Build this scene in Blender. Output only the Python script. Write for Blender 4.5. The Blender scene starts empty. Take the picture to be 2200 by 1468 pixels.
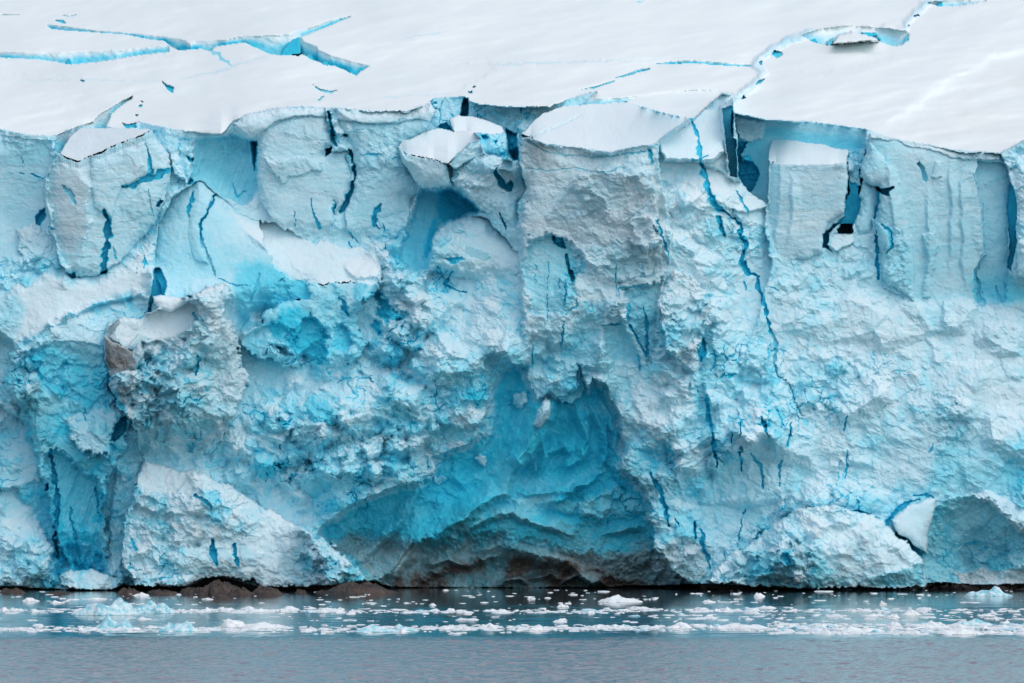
import bpy, math, random
import numpy as np
R = math.radians
scene = bpy.context.scene
COL = scene.collection

# ------------------------------------------------------------------ camera
F = 9167.0            # focal length in photo pixels (2200 wide)
PPM = 18.33           # photo pixels per metre at the ice front
CAM = (0.0, -500.0, 10.0)
TILT = math.atan((1082 - 734) / F)
cd = bpy.data.cameras.new("camera")
cam = bpy.data.objects.new("camera", cd)
COL.objects.link(cam)
cam.location = CAM
cam.rotation_euler = (R(90) + TILT, 0, 0)
cd.sensor_width = 36
cd.lens = 36 * F / 2200
cd.clip_start = 1
cd.clip_end = 6000
scene.camera = cam

# ------------------------------------------------------------------ light
SUN_EL, SUN_AZ = 52.0, 138.0      # azimuth clockwise from north (+y)
w = bpy.data.worlds.new("World")
scene.world = w
w.use_nodes = True
nt = w.node_tree
bg = nt.nodes["Background"]
sky = nt.nodes.new("ShaderNodeTexSky")
sky.sky_type = 'NISHITA'
sky.sun_disc = False
sky.sun_elevation = R(SUN_EL)
sky.sun_rotation = R(SUN_AZ)
sky.air_density = 0.8
sky.dust_density = 2.0
sky.ozone_density = 0.0
nt.links.new(sky.outputs[0], bg.inputs[0])
bg.inputs[1].default_value = 0.15
sd = bpy.data.lights.new("sun", 'SUN')
sd.energy = 1.5
sd.angle = R(130)
sd.color = (1.0, 0.985, 0.93)
sun = bpy.data.objects.new("sun", sd)
COL.objects.link(sun)
sun.rotation_euler = (R(90 - SUN_EL), 0, R(180 - SUN_AZ))
scene.view_settings.view_transform = 'Standard'
scene.view_settings.look = 'None'
scene.view_settings.exposure = -0.09
scene.view_settings.gamma = 1
scene.cycles.max_bounces = 8
scene.cycles.diffuse_bounces = 5

# ------------------------------------------------------------------ grid in the plane of the ice front
def axis(a, b, f0, f1, step, far):
    m = np.arange(f0, f1, step)
    l = f0 - np.cumsum(step * 1.06 ** np.arange(1, 400)); l = l[l > a][::-1]
    r = f1 + np.cumsum(step * 1.06 ** np.arange(0, 400)); r = r[r < b]
    return np.concatenate([l, m, r])
xs = axis(-900, 3100, -12, 2212, 1.75, 0)
ys = np.concatenate([np.arange(-320, -8, 8.0), np.arange(-8, 1296, 1.75)])
X, Y = np.meshgrid(xs.astype(np.float32), ys.astype(np.float32))
NY, NX = X.shape
rng = np.random.RandomState(7)
TAB = rng.rand(6, 257, 257).astype(np.float32)
TAB[:, 256, :] = TAB[:, 0, :]; TAB[:, :, 256] = TAB[:, :, 0]

def vnoise(x, y, k=0):
    xi = np.floor(x).astype(np.int32); yi = np.floor(y).astype(np.int32)
    fx = x - xi; fy = y - yi
    fx = fx * fx * fx * (fx * (fx * 6 - 15) + 10); fy = fy * fy * fy * (fy * (fy * 6 - 15) + 10)
    xi &= 255; yi &= 255
    T = TAB[k]
    a = T[yi, xi]; b = T[yi, xi + 1]; c = T[yi + 1, xi]; d = T[yi + 1, xi + 1]
    return (a + (b - a) * fx) * (1 - fy) + (c + (d - c) * fx) * fy - 0.5

def fbm(x, y, s, o=4, k=0, g=0.5, ridged=False):
    r = 0; a = 1.0; t = 0
    for i in range(o):
        n = vnoise(x / s + 17.3 * i + 3.1 * k, y / s + 9.7 * i + 5.3 * k, (k + i) % 6)
        if ridged: n = 0.5 - 2 * np.abs(n)
        r = r + a * n; t += a; a *= g; s = s / 2.03
    return r / t * (1 if ridged else 2)

def facets(x, y, s, k=0, tilt=0.6, jit=0.9):
    """broken blocks: one random plane per Voronoi cell; returns height (in units of s) and edge distance"""
    x = x / s + 11.7 * k; y = y / s + 4.9 * k
    xi = np.floor(x).astype(np.int32); yi = np.floor(y).astype(np.int32)
    d1 = np.full(x.shape, 9.0, np.float32); d2 = d1.copy(); h = np.zeros(x.shape, np.float32)
    for dy in (-1, 0, 1):
        for dx in (-1, 0, 1):
            cx = (xi + dx) & 255; cy = (yi + dy) & 255
            px = xi + dx + 0.5 + jit * (TAB[k % 6][cy, cx] - 0.5)
            py = yi + dy + 0.5 + jit * (TAB[(k + 1) % 6][cy, cx] - 0.5)
            ax = x - px; ay = y - py
            d = np.sqrt(ax * ax + ay * ay)
            hh = (TAB[(k + 2) % 6][cy, cx] - 0.5) + tilt * 2 * (ax * (TAB[(k + 3) % 6][cy, cx] - 0.5) + ay * (TAB[(k + 4) % 6][cy, cx] - 0.35))
            m = d < d1
            d2 = np.where(m, d1, np.minimum(d2, d)); h = np.where(m, hh, h); d1 = np.where(m, d, d1)
    return h.astype(np.float32), (d2 - d1).astype(np.float32)

def sstep(a, b, v):
    t = np.clip((v - a) / (b - a), 0, 1)
    return t * t * (3 - 2 * t)

def tps(pts, x, y):
    P = np.array(pts, float); n = len(P)
    def U(r2): return 0.5 * r2 * np.log(r2 + 1e-9)
    s = 1 / 1000.0
    px, py = P[:, 0] * s, P[:, 1] * s
    K = U((px[:, None] - px) ** 2 + (py[:, None] - py) ** 2) + np.eye(n) * 0.002
    A = np.zeros((n + 3, n + 3)); A[:n, :n] = K
    A[:n, n] = 1; A[:n, n + 1] = px; A[:n, n + 2] = py; A[n:, :n] = A[:n, n:].T
    c = np.linalg.solve(A, np.concatenate([P[:, 2], [0, 0, 0]]))
    x = x * s; y = y * s
    r = c[n] + c[n + 1] * x + c[n + 2] * y
    for i in range(n):
        r = r + c[i] * U((x - px[i]) ** 2 + (y - py[i]) ** 2)
    return r.astype(np.float32)

# ------------------------------------------------------------------ base relief (H: towards the sea, pixel units)
XC = np.clip(X, -250, 2450)
base_pts = [
 (-200,300,-170),(0,300,-170),(0,480,-160),(0,620,-20),(0,760,0),(0,950,10),(0,1100,60),(0,1260,90),(-200,700,-10),(-200,1260,90),
 (100,620,-20),(100,800,50),(150,1000,20),(120,1150,10),(180,1260,60),(300,560,-40),(300,760,20),(330,950,50),(330,1150,60),(330,1260,80),
 (450,420,-150),(480,600,-80),(560,760,-70),(560,950,20),(560,1100,50),(600,1260,80),(600,300,-150),(620,520,-130),
 (750,300,-150),(760,520,-130),(750,700,-50),(750,880,20),(700,1000,20),(850,560,-120),(870,700,-60),(880,900,-10),(860,1010,-10),
 (900,400,-165),(1000,600,-80),(1000,760,-20),(1000,900,0),(1080,700,-10),(1150,400,20),(1250,300,60),(1250,600,20),(1250,760,10),
 (1400,400,60),(1400,620,40),(1400,850,40),(1430,1000,50),(1460,1150,50),(1480,1260,50),(1550,400,-60),(1550,700,10),(1560,900,40),(1600,1100,35),(1600,1260,60),
 (1700,400,-110),(1700,565,-62),(1660,520,-60),(1750,760,-20),(1750,1000,30),(1750,1150,40),(1780,1260,60),(1900,650,-85),(1950,800,-25),(1950,1000,20),(1960,1260,60),
 (2080,500,-110),(2080,662,-85),(2100,800,-20),(2150,1000,20),(2150,1260,60),(2200,500,-110),(2400,400,-110),(2400,660,-80),(2400,900,0),(2400,1260,60)]
H = tps(base_pts, XC, np.clip(Y, 260, 1300))
BLUE = np.full(X.shape, 0.2, np.float32)
DIRT = np.zeros(X.shape, np.float32)
RUB = np.full(X.shape, 1.0, np.float32)
STR = np.zeros(X.shape, np.float32)
LAB = np.zeros(X.shape, np.int16)
FLU = np.zeros(X.shape, np.float32)       # flow streak amount
names = ["ice_cliff"]
info = {0: None}

def box(pts, pad):
    p = np.array(pts, float)
    x0, y0 = p[:, 0].min() - pad, p[:, 1].min() - pad
    x1, y1 = p[:, 0].max() + pad, p[:, 1].max() + pad
    i0, i1 = np.searchsorted(xs, x0), np.searchsorted(xs, x1)
    j0, j1 = np.searchsorted(ys, y0), np.searchsorted(ys, y1)
    return np.s_[j0:max(j1, j0 + 1), i0:max(i1, i0 + 1)]

def segdist(x, y, pts, closed=False):
    """distance, parameter (in points) and side of nearest segment"""
    n = len(pts); D = np.full(x.shape, 1e9, np.float32); T = np.zeros(x.shape, np.float32); S = np.zeros(x.shape, np.float32)
    for i in range(n if closed else n - 1):
        (ax, ay), (bx, by) = pts[i][:2], pts[(i + 1) % n][:2]
        dx, dy = bx - ax, by - ay; L2 = dx * dx + dy * dy + 1e-9
        t = np.clip(((x - ax) * dx + (y - ay) * dy) / L2, 0, 1)
        d = np.hypot(x - ax - t * dx, y - ay - t * dy)
        m = d < D
        D = np.where(m, d, D); T = np.where(m, i + t, T); S = np.where(m, (dx * (y - ay) - dy * (x - ax)), S)
    return D, T, S

def inside(x, y, pts):
    n = len(pts); c = np.zeros(x.shape, bool)
    for i in range(n):
        (ax, ay), (bx, by) = pts[i][:2], pts[(i + 1) % n][:2]
        if ay == by: continue
        m = ((ay > y) != (by > y)) & (x < (bx - ax) * (y - ay) / (by - ay) + ax)
        c ^= m
    return c

WX = fbm(X, Y, 22, 3, 1); WY = fbm(X, Y, 22, 3, 4)
WX2 = fbm(X, Y, 7, 2, 2); WY2 = fbm(X, Y, 7, 2, 5)

PARENT = {}
def part_of(k):
    names.append('snow_cap'); info[len(names) - 1] = None; PARENT[len(names) - 1] = k
    return len(names) - 1
def label(name, lab, cat, group=None):
    names.append(name); info[len(names) - 1] = (lab, cat, group)
    return len(names) - 1

def form(pts, h=None, gx=0, gy=0, E=0, r=10, soft=2.5, rough=4, yb=None, blue=None, dirt=None, rub=None, st=None, flu=None,
         add=None, ref=None, lab=None, attr_only=False, bulge=0):
    sl = box(pts, rough + 3)
    x = X[sl] + rough * (WX[sl] * 1.2 + WX2[sl] * 0.5); y = Y[sl] + rough * (WY[sl] * 1.2 + WY2[sl] * 0.5)
    d, _, _ = segdist(x, y, pts, True)
    ins = inside(x, y, pts)
    wgt = np.where(ins, sstep(0, soft, d) if soft > 0 else 1.0, 0).astype(np.float32)
    if yb is not None: wgt = wgt * (1 - sstep(yb[0], yb[1], y + 12 * WX[sl]))
    p = np.array(pts, float)
    cx, cy = ref if ref else (p[:, 0].mean(), p[:, 1].mean())
    if not attr_only:
        f = gx * (X[sl] - cx) + gy * (Y[sl] - cy) - E * np.exp(-d / r) * (1 if yb is None else 1 - sstep(yb[0] - 60, yb[0] + 10, Y[sl]))
        if bulge:
            f = f + bulge * (1 - np.exp(-d / (r * 2)))
        if add is not None: H[sl] += wgt * (add + f)
        else: H[sl] = H[sl] * (1 - wgt) + (h + f) * wgt
    for A, v in ((BLUE, blue), (DIRT, dirt), (RUB, rub), (STR, st), (FLU, flu)):
        if v is not None: A[sl] = A[sl] * (1 - wgt) + v * wgt
    if lab is not None:
        LAB[sl] = np.where(wgt > 0.5, lab, LAB[sl])

def cap(pts, gy, lip=5, rough=1.3, blue=0.0, rub=0.0, lab=None, gx=0, dirt=0.0, as_part=True):
    """a roof: starts at the depth of the face just under its front edge and runs back"""
    sl = box(pts, rough + 3)
    x = X[sl] + rough * (WX[sl] * 1.2 + WX2[sl] * 0.5); y = Y[sl] + rough * (WY[sl] * 1.2 + WY2[sl] * 0.5)
    ins = inside(x, y, pts)
    jj = np.arange(ys.size)[sl[0]]; xx = xs[sl[1]]
    yf = np.full(xx.size, np.nan)
    n = len(pts)
    for i in range(n):
        (ax, ay), (bx, by) = pts[i], pts[(i + 1) % n]
        if ax == bx: continue
        t = (xx - ax) / (bx - ax); m = (t >= 0) & (t <= 1)
        yv = ay + t * (by - ay); yf = np.where(m, np.fmax(yf, yv), yf)
    ok = ~np.isnan(yf); yf = np.interp(xx, xx[ok], yf[ok])
    cols = np.arange(xs.size)[sl[1]]
    rows = np.clip(np.searchsorted(ys, yf + 15), 0, ys.size - 1)
    hs = H[rows, cols].astype(float)
    s2 = (slice(sl[0].start, min(sl[0].stop + 10, ys.size)), sl[1])
    dd_ = Y[s2] - yf[None, :]
    band_ = (dd_ > -4) & (dd_ < 16) & (LAB[s2] == (lab if lab is not None else -1))
    H[s2] = np.where(band_, np.maximum(H[s2], hs[None, :] - 3 * np.exp(-np.maximum(dd_, 0) / 3)), H[s2])
    inn = (yf - np.nanmin(yf) > -1)
    A_ = np.stack([np.ones(xx.size), xx], 1); tgt = hs - gy * yf
    for _ in range(3):
        cf = np.linalg.lstsq(A_[inn], tgt[inn], rcond=None)[0]; res = tgt - A_ @ cf
        inn = np.abs(res - np.median(res[inn])) < 1.5 * (np.std(res[inn]) + 1)
    k = np.hanning(61); k /= k.sum()
    corr = np.clip(np.convolve(np.pad(np.minimum(res, 0), 30, mode='edge'), k, 'valid'), -30, 0)
    f = (A_ @ cf)[None, :] + gy * Y[sl] - 15 + corr[None, :] * np.exp(-np.maximum(yf[None, :] - Y[sl], 0) / 30) + 5 * fbm(X[sl], Y[sl] * 2, 60, 2, 3)
    H[sl] = np.where(ins, f, H[sl])
    for A, v in ((BLUE, blue), (RUB, rub), (STR, 0.0), (FLU, 0.0), (DIRT, dirt)): A[sl] = np.where(ins, v, A[sl])
    if lab is not None: LAB[sl] = np.where(ins, part_of(lab) if as_part else lab, LAB[sl])

def crack(pts, wd, depth=30, blue=0.8, rough=2.5, sharp=1.0):
    """pts (x,y) with half width wd: number or list"""
    W = np.array(wd if hasattr(wd, '__len__') else [wd * k for k in [0.35] + [1] * (len(pts) - 2) + [0.2]], float)
    sl = box(pts, W.max() * 2 + 6)
    x = X[sl] + rough * (WX2[sl] * 1.3 + WX[sl]); y = Y[sl] + rough * (WY2[sl] * 1.3 + WY[sl])
    d, t, _ = segdist(x, y, pts)
    ww = np.interp(t, np.linspace(0, len(pts) - 1, len(W)), W) * np.clip(1 + 1.5 * vnoise(X[sl] / 11, Y[sl] / 11, 3), 0.35, 1.7)
    m = 1 - sstep(0.55, 1.0, d / (ww + 0.3))
    H[sl] -= 0.38 * depth * m
    BLUE[sl] = np.maximum(BLUE[sl], blue * (1 - sstep(0.8, 1.5, d / (ww + 0.3))))
    RUB[sl] *= 1 - 0.15 * m

def ridge(pts, width, amp, p=1.0, side=0, rough=5, blue=None):
    sl = box(pts, width + 8)
    x = X[sl] + rough * WX[sl]; y = Y[sl] + rough * WY[sl]
    d, t, s = segdist(x, y, pts)
    ends = np.minimum(1, np.minimum(t, len(pts) - 1 - t) * 1.6 + 0.15)
    wl = np.where(s > 0, width * (1 - side * 0.8), width * (1 + min(0, side) * 0.0 + max(0, side) * 0)) if side >= 0 else np.where(s < 0, width * (1 + side * 0.8), width)
    m = np.clip(1 - d / wl, 0, 1) ** p * ends
    m = m * m * (3 - 2 * m) * 0.6 + m * 0.4
    H[sl] += amp * m
    if blue is not None: BLUE[sl] = BLUE[sl] * (1 - m) + blue * m

# ------------------------------------------------------------------ snow plateau above the cliffs
PS = 5.0
lip = [(-900,262),(-300,268),(-60,272),(0,276),(50,287),(85,292),(118,292),(140,281),(175,270),(212,262),(240,274),(275,276),(300,262),(330,268),(400,283),(475,290),(500,262),(530,246),(600,231),(650,228),
       (705,232),(722,231),(800,238),(870,239),(925,222),(934,211),(962,209),(1000,207),(1008,216),(1031,223),(1083,228),(1135,230),(1160,240),(1165,243),(1210,229),(1340,220),(1440,200),(1545,197),(1575,205),(1576,242),
       (1647,256),(1699,259),(1785,266),(1861,278),(1906,294),(1951,304),(2000,311),(2045,321),(2096,326),(2148,328),(2169,318),(2200,302),(2400,290),(3100,285)]
LX = np.array([p[0] for p in lip], float); LY = np.array([p[1] for p in lip], float)
tx = np.arange(-900, 3101, 10.0)
ty = np.interp(tx, [-300,200,600,1000,1300,1700,1950,2150,2400], [-330,-265,-15,0,-80,-210,-295,-400,-430])
kk = np.exp(-(np.arange(-25, 26) / 11.0) ** 2); kk /= kk.sum()
TRX = tx; TRY = np.convolve(np.pad(ty, 25, mode='edge'), kk, 'valid')
def plat(x, y):
    und = 85 * fbm(x, y * 2.4, 330, 2, 3) + 26 * fbm(x + 2 * y, y * 3.5, 120, 3, 0)
    tr = np.interp(x, TRX, TRY)
    v = -150 + tr - PS * (240 - y) - 0.003 * np.clip(120 - y, 0, 999) ** 2
    v = v - 0.35 * np.clip(x - 1980 + (y - 200) * 1.2, 0, 400) + 30 * sstep(1900, 2100, x) 
    return (v + und).astype(np.float32)
P = plat(X, Y)
lipY = np.interp(X + 3 * WX, LX, LY) + 1.2 * WX2
pm = Y < lipY
dl = Y - lipY
# cliff under the lip takes the depth of the plateau edge where it is behind it
H = np.where(pm, P, H)
near = (~pm) & (dl < 60)
H = np.where(near & (X < 1122), np.minimum(H, plat(X, lipY) + 40) * (1 - sstep(0, 60, dl)) + H * sstep(0, 60, dl), H)
capm = (~pm) & (dl < 16)
H = np.where(capm, H + 7 * (1 - (dl / 16) ** 3), H)
BLUE = np.where(pm, 0.0, BLUE); RUB = np.where(pm, 0.0, np.clip(RUB * sstep(0, 40, dl + 8), 0.12, 1)); 
snow_id = label("snowfield", None, None); info[snow_id] = None
LAB[pm] = snow_id

for pts_, am_ in (([(-100,170),(100,160),(240,172),(345,175)],16),([(150,140),(300,125),(430,106)],22),([(355,178),(480,150),(580,118)],16),([(860,142),(1045,140),(1240,134),(1410,131)],18),([(930,222),(1000,190),(1060,150),(1040,120)],14),([(1860,285),(1960,235),(2060,165),(2140,118),(2260,95)],-22),([(1640,150),(1760,160),(1900,130),(1960,90)],14),([(0,240),(120,225),(240,236)],14)):
    sl = box(pts_, 90); d, t, sd2 = segdist(X[sl] + 10 * WX[sl], Y[sl] + 6 * WY[sl], pts_)
    en = np.clip(np.minimum(t, len(pts_) - 1 - t) * 1.5, 0, 1)
    m_ = pm[sl]
    H[sl] += np.where(m_, am_ * en * np.where(sd2 > 0, 1, -1) * (1 - np.exp(-d / 8)) * np.exp(-d / 40), 0)
def band(top, bot, blue=0.35, push=6, deep=0, gy=0.15, rough=0.9):
    xt, yt = zip(*top); xb, yb = zip(*bot)
    x0, x1 = min(xt), max(xt)
    sl = box([(x0, min(yt)), (x1, max(yb))], 4)
    x = X[sl] + rough * WX2[sl]; y = Y[sl] + rough * (WY2[sl] + WY[sl])
    a = np.interp(x, xt, yt); b = np.interp(x, xb, yb)
    m = (y > a) & (y < b) & (x > x0) & (x < x1)
    wall = plat(x, a) - push - deep + gy * (y - a) + 3 * fbm(X[sl], Y[sl], 14, 2, 3)
    H[sl] = np.where(m, wall, H[sl])
    tt = (y - a) / (b - a + 1e-3); RUB[sl] = np.where(m, 0.5, RUB[sl])
    BLUE[sl] = np.where(m, np.clip(blue * 1.2 * sstep(0.1, 0.75, tt) + 0.2 * WX[sl], 0.02, 1), BLUE[sl])
    STR[sl] = np.where(m, 0.3, STR[sl])

def hole(pts, deep=60, blue=0.85, rough=1.5):
    deep = 7; blue *= 0.8
    sl = box(pts, 4)
    x = X[sl] + rough * WX2[sl]; y = Y[sl] + rough * WY2[sl]
    m = inside(x, y, pts)
    top = min(p[1] for p in pts)
    H[sl] = np.where(m, plat(x, y) - 14 - 0.4 * deep, H[sl])
    BLUE[sl] = np.where(m, blue, BLUE[sl])

band([(100,53),(138,57),(207,66),(259,69),(304,73),(352,78),(397,86),(411,97),(416,89),(449,88),(484,86),(518,79),(570,77),(622,75),(632,69),(677,57),(708,45),(753,35)],
     [(100,54),(107,62),(145,66),(225,71),(269,74),(311,83),(352,89),(366,100),(383,109),(428,105),(449,110),(463,100),(525,92),(539,98),(580,117),(604,119),(645,120),(647,80),(677,67),(725,48),(753,36)], 0.42)
hole([(604,119),(612,100),(630,84),(646,80),(646,114),(640,118)], 50, 0.85)
band([(-400,112),(-60,111),(0,112),(104,114),(152,112),(249,108),(328,100),(362,97),(364,98)],
     [(-400,124),(-60,123),(0,124),(69,127),(117,133),(145,139),(152,139),(207,134),(297,119),(359,112),(364,112)], 0.36)
hole([(140,138),(147,124),(153,132),(154,139)], 40, 0.9)
band([(645,80),(652,90),(680,100),(684,108),(712,121),(740,128),(755,133),(796,141)],
     [(645,118),(650,118),(676,130),(700,139),(720,142),(741,152),(765,163),(775,153),(796,141)], 0.45)
hole([(655,118),(668,122),(678,131),(668,129)], 30, 0.85); hole([(690,131),(702,134),(704,142),(692,139)], 30, 0.85)
band([(-60,30),(0,31),(48,31)], [(-60,34),(0,34),(48,32)], 0.2)
hole([(117,43),(135,44),(140,50),(130,50)], 30, 0.75)
band([(130,32),(150,34),(163,30)], [(130,33),(150,37),(163,33)], 0.25)
band([(160,275),(200,262),(212,247),(240,232),(262,217),(285,206)], [(160,290),(200,288),(226,277),(240,244),(268,221),(287,209)], 0.3, push=20)
band([(120,293),(145,281),(160,275),(172,271)], [(120,330),(145,330),(160,290),(172,285)], 0.22, push=10)
hole([(346,174),(354,180),(373,188),(371,199),(362,195)], 30, 0.85)
hole([(670,180),(684,190),(705,196),(724,194),(712,201),(700,200),(682,192)], 20, 0.6)
hole([(680,217),(690,208),(698,206),(688,215)], 20, 0.6)
hole([(262,263),(272,268),(292,264),(294,275),(270,276)], 30, 0.85)
hole([(298,227),(306,227),(304,231),(296,231)], 15, 0.7); hole([(302,217),(309,218),(305,220)], 12, 0.7); hole([(288,246),(297,245),(294,250)], 12, 0.7)
hole([(172,172),(182,173),(181,175),(173,175)], 12, 0.7)
hole([(1005,197),(1015,196),(1014,200),(1006,200)], 30, 0.9); hole([(1013,186),(1022,187),(1018,190)], 20, 0.9)
band([(1245,194),(1280,186),(1321,172)], [(1245,195),(1280,189),(1321,176)], 0.6)
band([(1318,168),(1350,158),(1370,150),(1396,146)], [(1318,169),(1350,163),(1370,156),(1396,149)], 0.6)
band([(1410,137),(1440,133),(1488,130),(1544,134),(1613,140)], [(1410,138),(1440,138),(1488,136),(1544,140),(1613,144)], 0.5)
band([(1240,222),(1250,213),(1307,212),(1394,206),(1480,194),(1545,193)], [(1240,227),(1250,226),(1335,222),(1359,223),(1397,210),(1480,196),(1545,195)], 0.28)
# blue back wall behind the fallen blocks
form([(922,216),(934,211),(962,209),(1000,207),(1008,216),(1031,223),(1083,228),(1135,230),(1179,228),(1204,218),(1238,207),(1290,194),(1250,225),(1200,240),(1165,260),(1130,330),(1118,350),(1105,350),(1085,330),(1060,300),(960,300),(918,285),(926,250)],
     h=-318, gy=0.25, rough=3, soft=1.5, blue=0.27, rub=0.9, st=0.7)
form([(994,210),(1006,209),(1008,216),(1006,250),(988,250)], add=-50, rough=2, soft=1.5, blue=0.92)
form([(1084,275),(1105,285),(1112,280),(1118,345),(1105,350),(1092,330)], add=-50, rough=3, soft=4, blue=0.8)
form([(935,278),(945,268),(960,262),(975,282)], add=-20, rough=2, soft=2, blue=0.75)
# right hand ridge line and the bowl shaped collapse
ridge([(1575,215),(1600,196),(1622,180),(1640,152),(1625,142),(1630,128),(1665,105),(1700,85),(1745,72),(1800,62),(1880,66),(1945,64),(1950,45),(1965,28),(1990,10),(2040,-8)], 12, 34, 0.8, rough=8)
sl = box([(1575,-10),(2100,215)], 5)
d, t, s = segdist(X[sl] + 8 * WX[sl], Y[sl] + 8 * WY[sl], [(1575,215),(1600,196),(1622,180),(1640,152),(1625,142),(1630,128),(1665,105),(1700,85),(1745,72)])
RUB[sl] = np.maximum(RUB[sl], 0.55 * (d < 9)); BLUE[sl] = np.maximum(BLUE[sl], 0.12 * (d < 9))
d, t, s = segdist(X[sl] + 8 * WX[sl], Y[sl] + 8 * WY[sl], [(1945,64),(1950,45),(1965,28),(1990,10),(2040,-8)])
RUB[sl] = np.maximum(RUB[sl], 0.55 * (d < 7)); BLUE[sl] = np.maximum(BLUE[sl], 0.12 * (d < 7))
band([(1723,75),(1740,70),(1765,62),(1820,55),(1886,60),(1924,64),(1948,69),(1953,75)], [(1723,77),(1740,86),(1761,95),(1785,98),(1820,93),(1886,88),(1905,96),(1920,101),(1940,96),(1953,80)], 0.25, gy=1.2)
form([(1785,98),(1800,76),(1830,66),(1860,74),(1886,82),(1890,89),(1820,94)], h=-1010, gy=4, rough=2, soft=3, blue=0.0, E=15, r=6)
hole([(1738,86),(1752,84),(1757,91),(1748,92)], 20, 0.9); hole([(1775,90),(1790,82),(1788,97),(1778,98)], 15, 0.65)
hole([(1850,70),(1882,70),(1885,77),(1868,79)], 20, 0.85); hole([(1944,82),(1951,72),(1951,86),(1940,95)], 15, 0.7); hole([(1886,80),(1893,84),(1890,87)], 12, 0.8)
hole([(1658,118),(1664,108),(1680,112),(1682,119),(1668,125)], 25, 0.7); hole([(1630,134),(1637,131),(1638,140),(1632,141)], 15, 0.8)
hole([(1624,181),(1630,172),(1642,169),(1634,180)], 18, 0.7); hole([(1592,215),(1598,204),(1603,211)], 18, 0.85)
band([(1993,6),(2020,2),(2060,1),(2118,0)], [(1993,8),(2020,14),(2060,13),(2118,3)], 0.2)
hole([(2012,14),(2016,4),(2024,3),(2026,14)], 25, 0.9); hole([(1962,34),(1974,32),(1974,36),(1964,37)], 12, 0.8); hole([(1949,54),(1955,55),(1951,58)], 12, 0.8)
crack([(1045,140),(1100,138),(1200,134),(1410,131)], 1.0, 10, 0.12)
crack([(865,80),(930,73),(973,64)], 1.2, 10, 0.12); crack([(1368,4),(1388,0)], 1.5, 12, 0.5)
crack([(60,174),(180,172),(340,174)], 1.0, 9, 0.1)
crack([(452,106),(470,120),(487,133),(498,141)], [3,3,1.5,1], 14, 0.4)
crack([(390,170),(430,160),(480,150),(575,119)], [0.6,1,1,0.8], 10, 0.12)
crack([(820,210),(880,205),(965,202)], [0.6,1,0.6], 9, 0.1)
form([(2260,95),(2140,118),(2080,150),(2000,210),(1930,262),(1880,282),(2000,316),(2145,332),(2200,305),(2500,290),(2500,95)], attr_only=True, dirt=0.10, soft=30, rough=10)
form([(2060,180),(2130,190),(2120,200),(2070,205)], attr_only=True, dirt=0.2, soft=14, rough=14)

# ------------------------------------------------------------------ upper cliffs, left to right
# left wall under the snow
form([(-400,285),(0,290),(118,300),(120,420),(95,520),(40,560),(-400,600)], attr_only=True, rub=0.22, st=0.7, blue=0.26, dirt=0.05, soft=20)
left_cap = [(0,277),(50,288),(118,294),(122,305),(50,300),(0,290)]
form(left_cap, add=5, soft=2, rough=2, dirt=0.04)
crack([(43,338),(48,352)], 2, 12, 0.6); crack([(70,375),(95,385)], 3, 14, 0.7); crack([(40,372),(52,374)], 2, 12, 0.7)
form([(82,452),(96,445),(100,470),(85,495),(72,482)], add=-30, blue=0.75, soft=5)

lb = label("ice_tower", "broad leaning ice tower with flat snow cap and blue slot in its face", "ice tower")
face = [(128,332),(149,340),(169,347),(193,335),(242,314),(304,290),(325,280),(345,305),(362,330),(368,362),(360,400),(352,440),(330,485),(262,562),(200,594),(150,596),(125,565),(118,520),(100,460),(94,400),(102,362)]
form(face, h=-20, gx=-0.2, gy=0.1, E=34, r=9, rough=4, soft=2, rub=0.22, st=0.9, blue=0.24, dirt=0.06, lab=lb, yb=(570,620))
form([(128,332),(160,345),(200,400),(195,500),(165,596),(125,565),(118,520),(100,460),(94,400),(102,362)], add=-12, gx=0.55, soft=12, rough=8)
form([(128,332),(149,340),(193,335),(215,380),(200,480),(150,596),(118,520),(94,400),(102,362)], attr_only=True, dirt=0.14, blue=0.15, soft=40)
form([(193,343),(242,322),(310,297),(326,372),(262,402),(240,470),(205,450),(195,400)], add=14, gx=0.02, soft=3, rough=3, E=8, r=6)
top = [(173,276),(294,276),(325,280),(304,290),(242,314),(193,335),(169,347),(149,340),(128,332),(150,293)]
cap(top, 3.0, lab=lb)
crack([(312,310),(320,335),(323,355),(327,372)], [1.5,2,4,4], 26, 0.6)
crack([(368,362),(345,374),(315,383),(290,396),(262,403)], [3,6,7,6,3], 35, 0.65)
crack([(225,455),(231,475),(230,505),(228,535),(222,585)], [3,6,8,7,5], 45, 0.82)
crack([(134,396),(145,412),(160,436)], [2,5,6], 18, 0.4)
form([(145,590),(165,583),(165,597),(150,598)], add=-25, blue=0.8, soft=3)
crack([(105,488),(122,494)], 3, 14, 0.8)
crack([(320,410),(325,450),(338,492)], 1.2, 8, 0.35)
form([(333,445),(343,425),(348,432),(340,448)], add=-25, blue=0.8, soft=2)
crack([(245,530),(250,555)], [1,2], 10, 0.5)

# wall between the tower and the blue niche
form([(300,262),(475,292),(500,285),(425,300),(400,330),(415,400),(370,420),(345,440),(366,362),(345,305)], attr_only=True, rub=0.5, blue=0.22, soft=8)
form([(362,315),(395,310),(425,318),(412,345),(415,380),(400,395),(370,370)], h=-120, gy=0.4, E=14, r=8, rub=0.7, blue=0.22, rough=6)
form([(400,335),(418,340),(412,352),(402,345)], add=-22, blue=0.75, soft=3)
form([(400,392),(412,380),(424,390),(420,398),(405,398)], add=-25, blue=0.7, soft=3)
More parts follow.
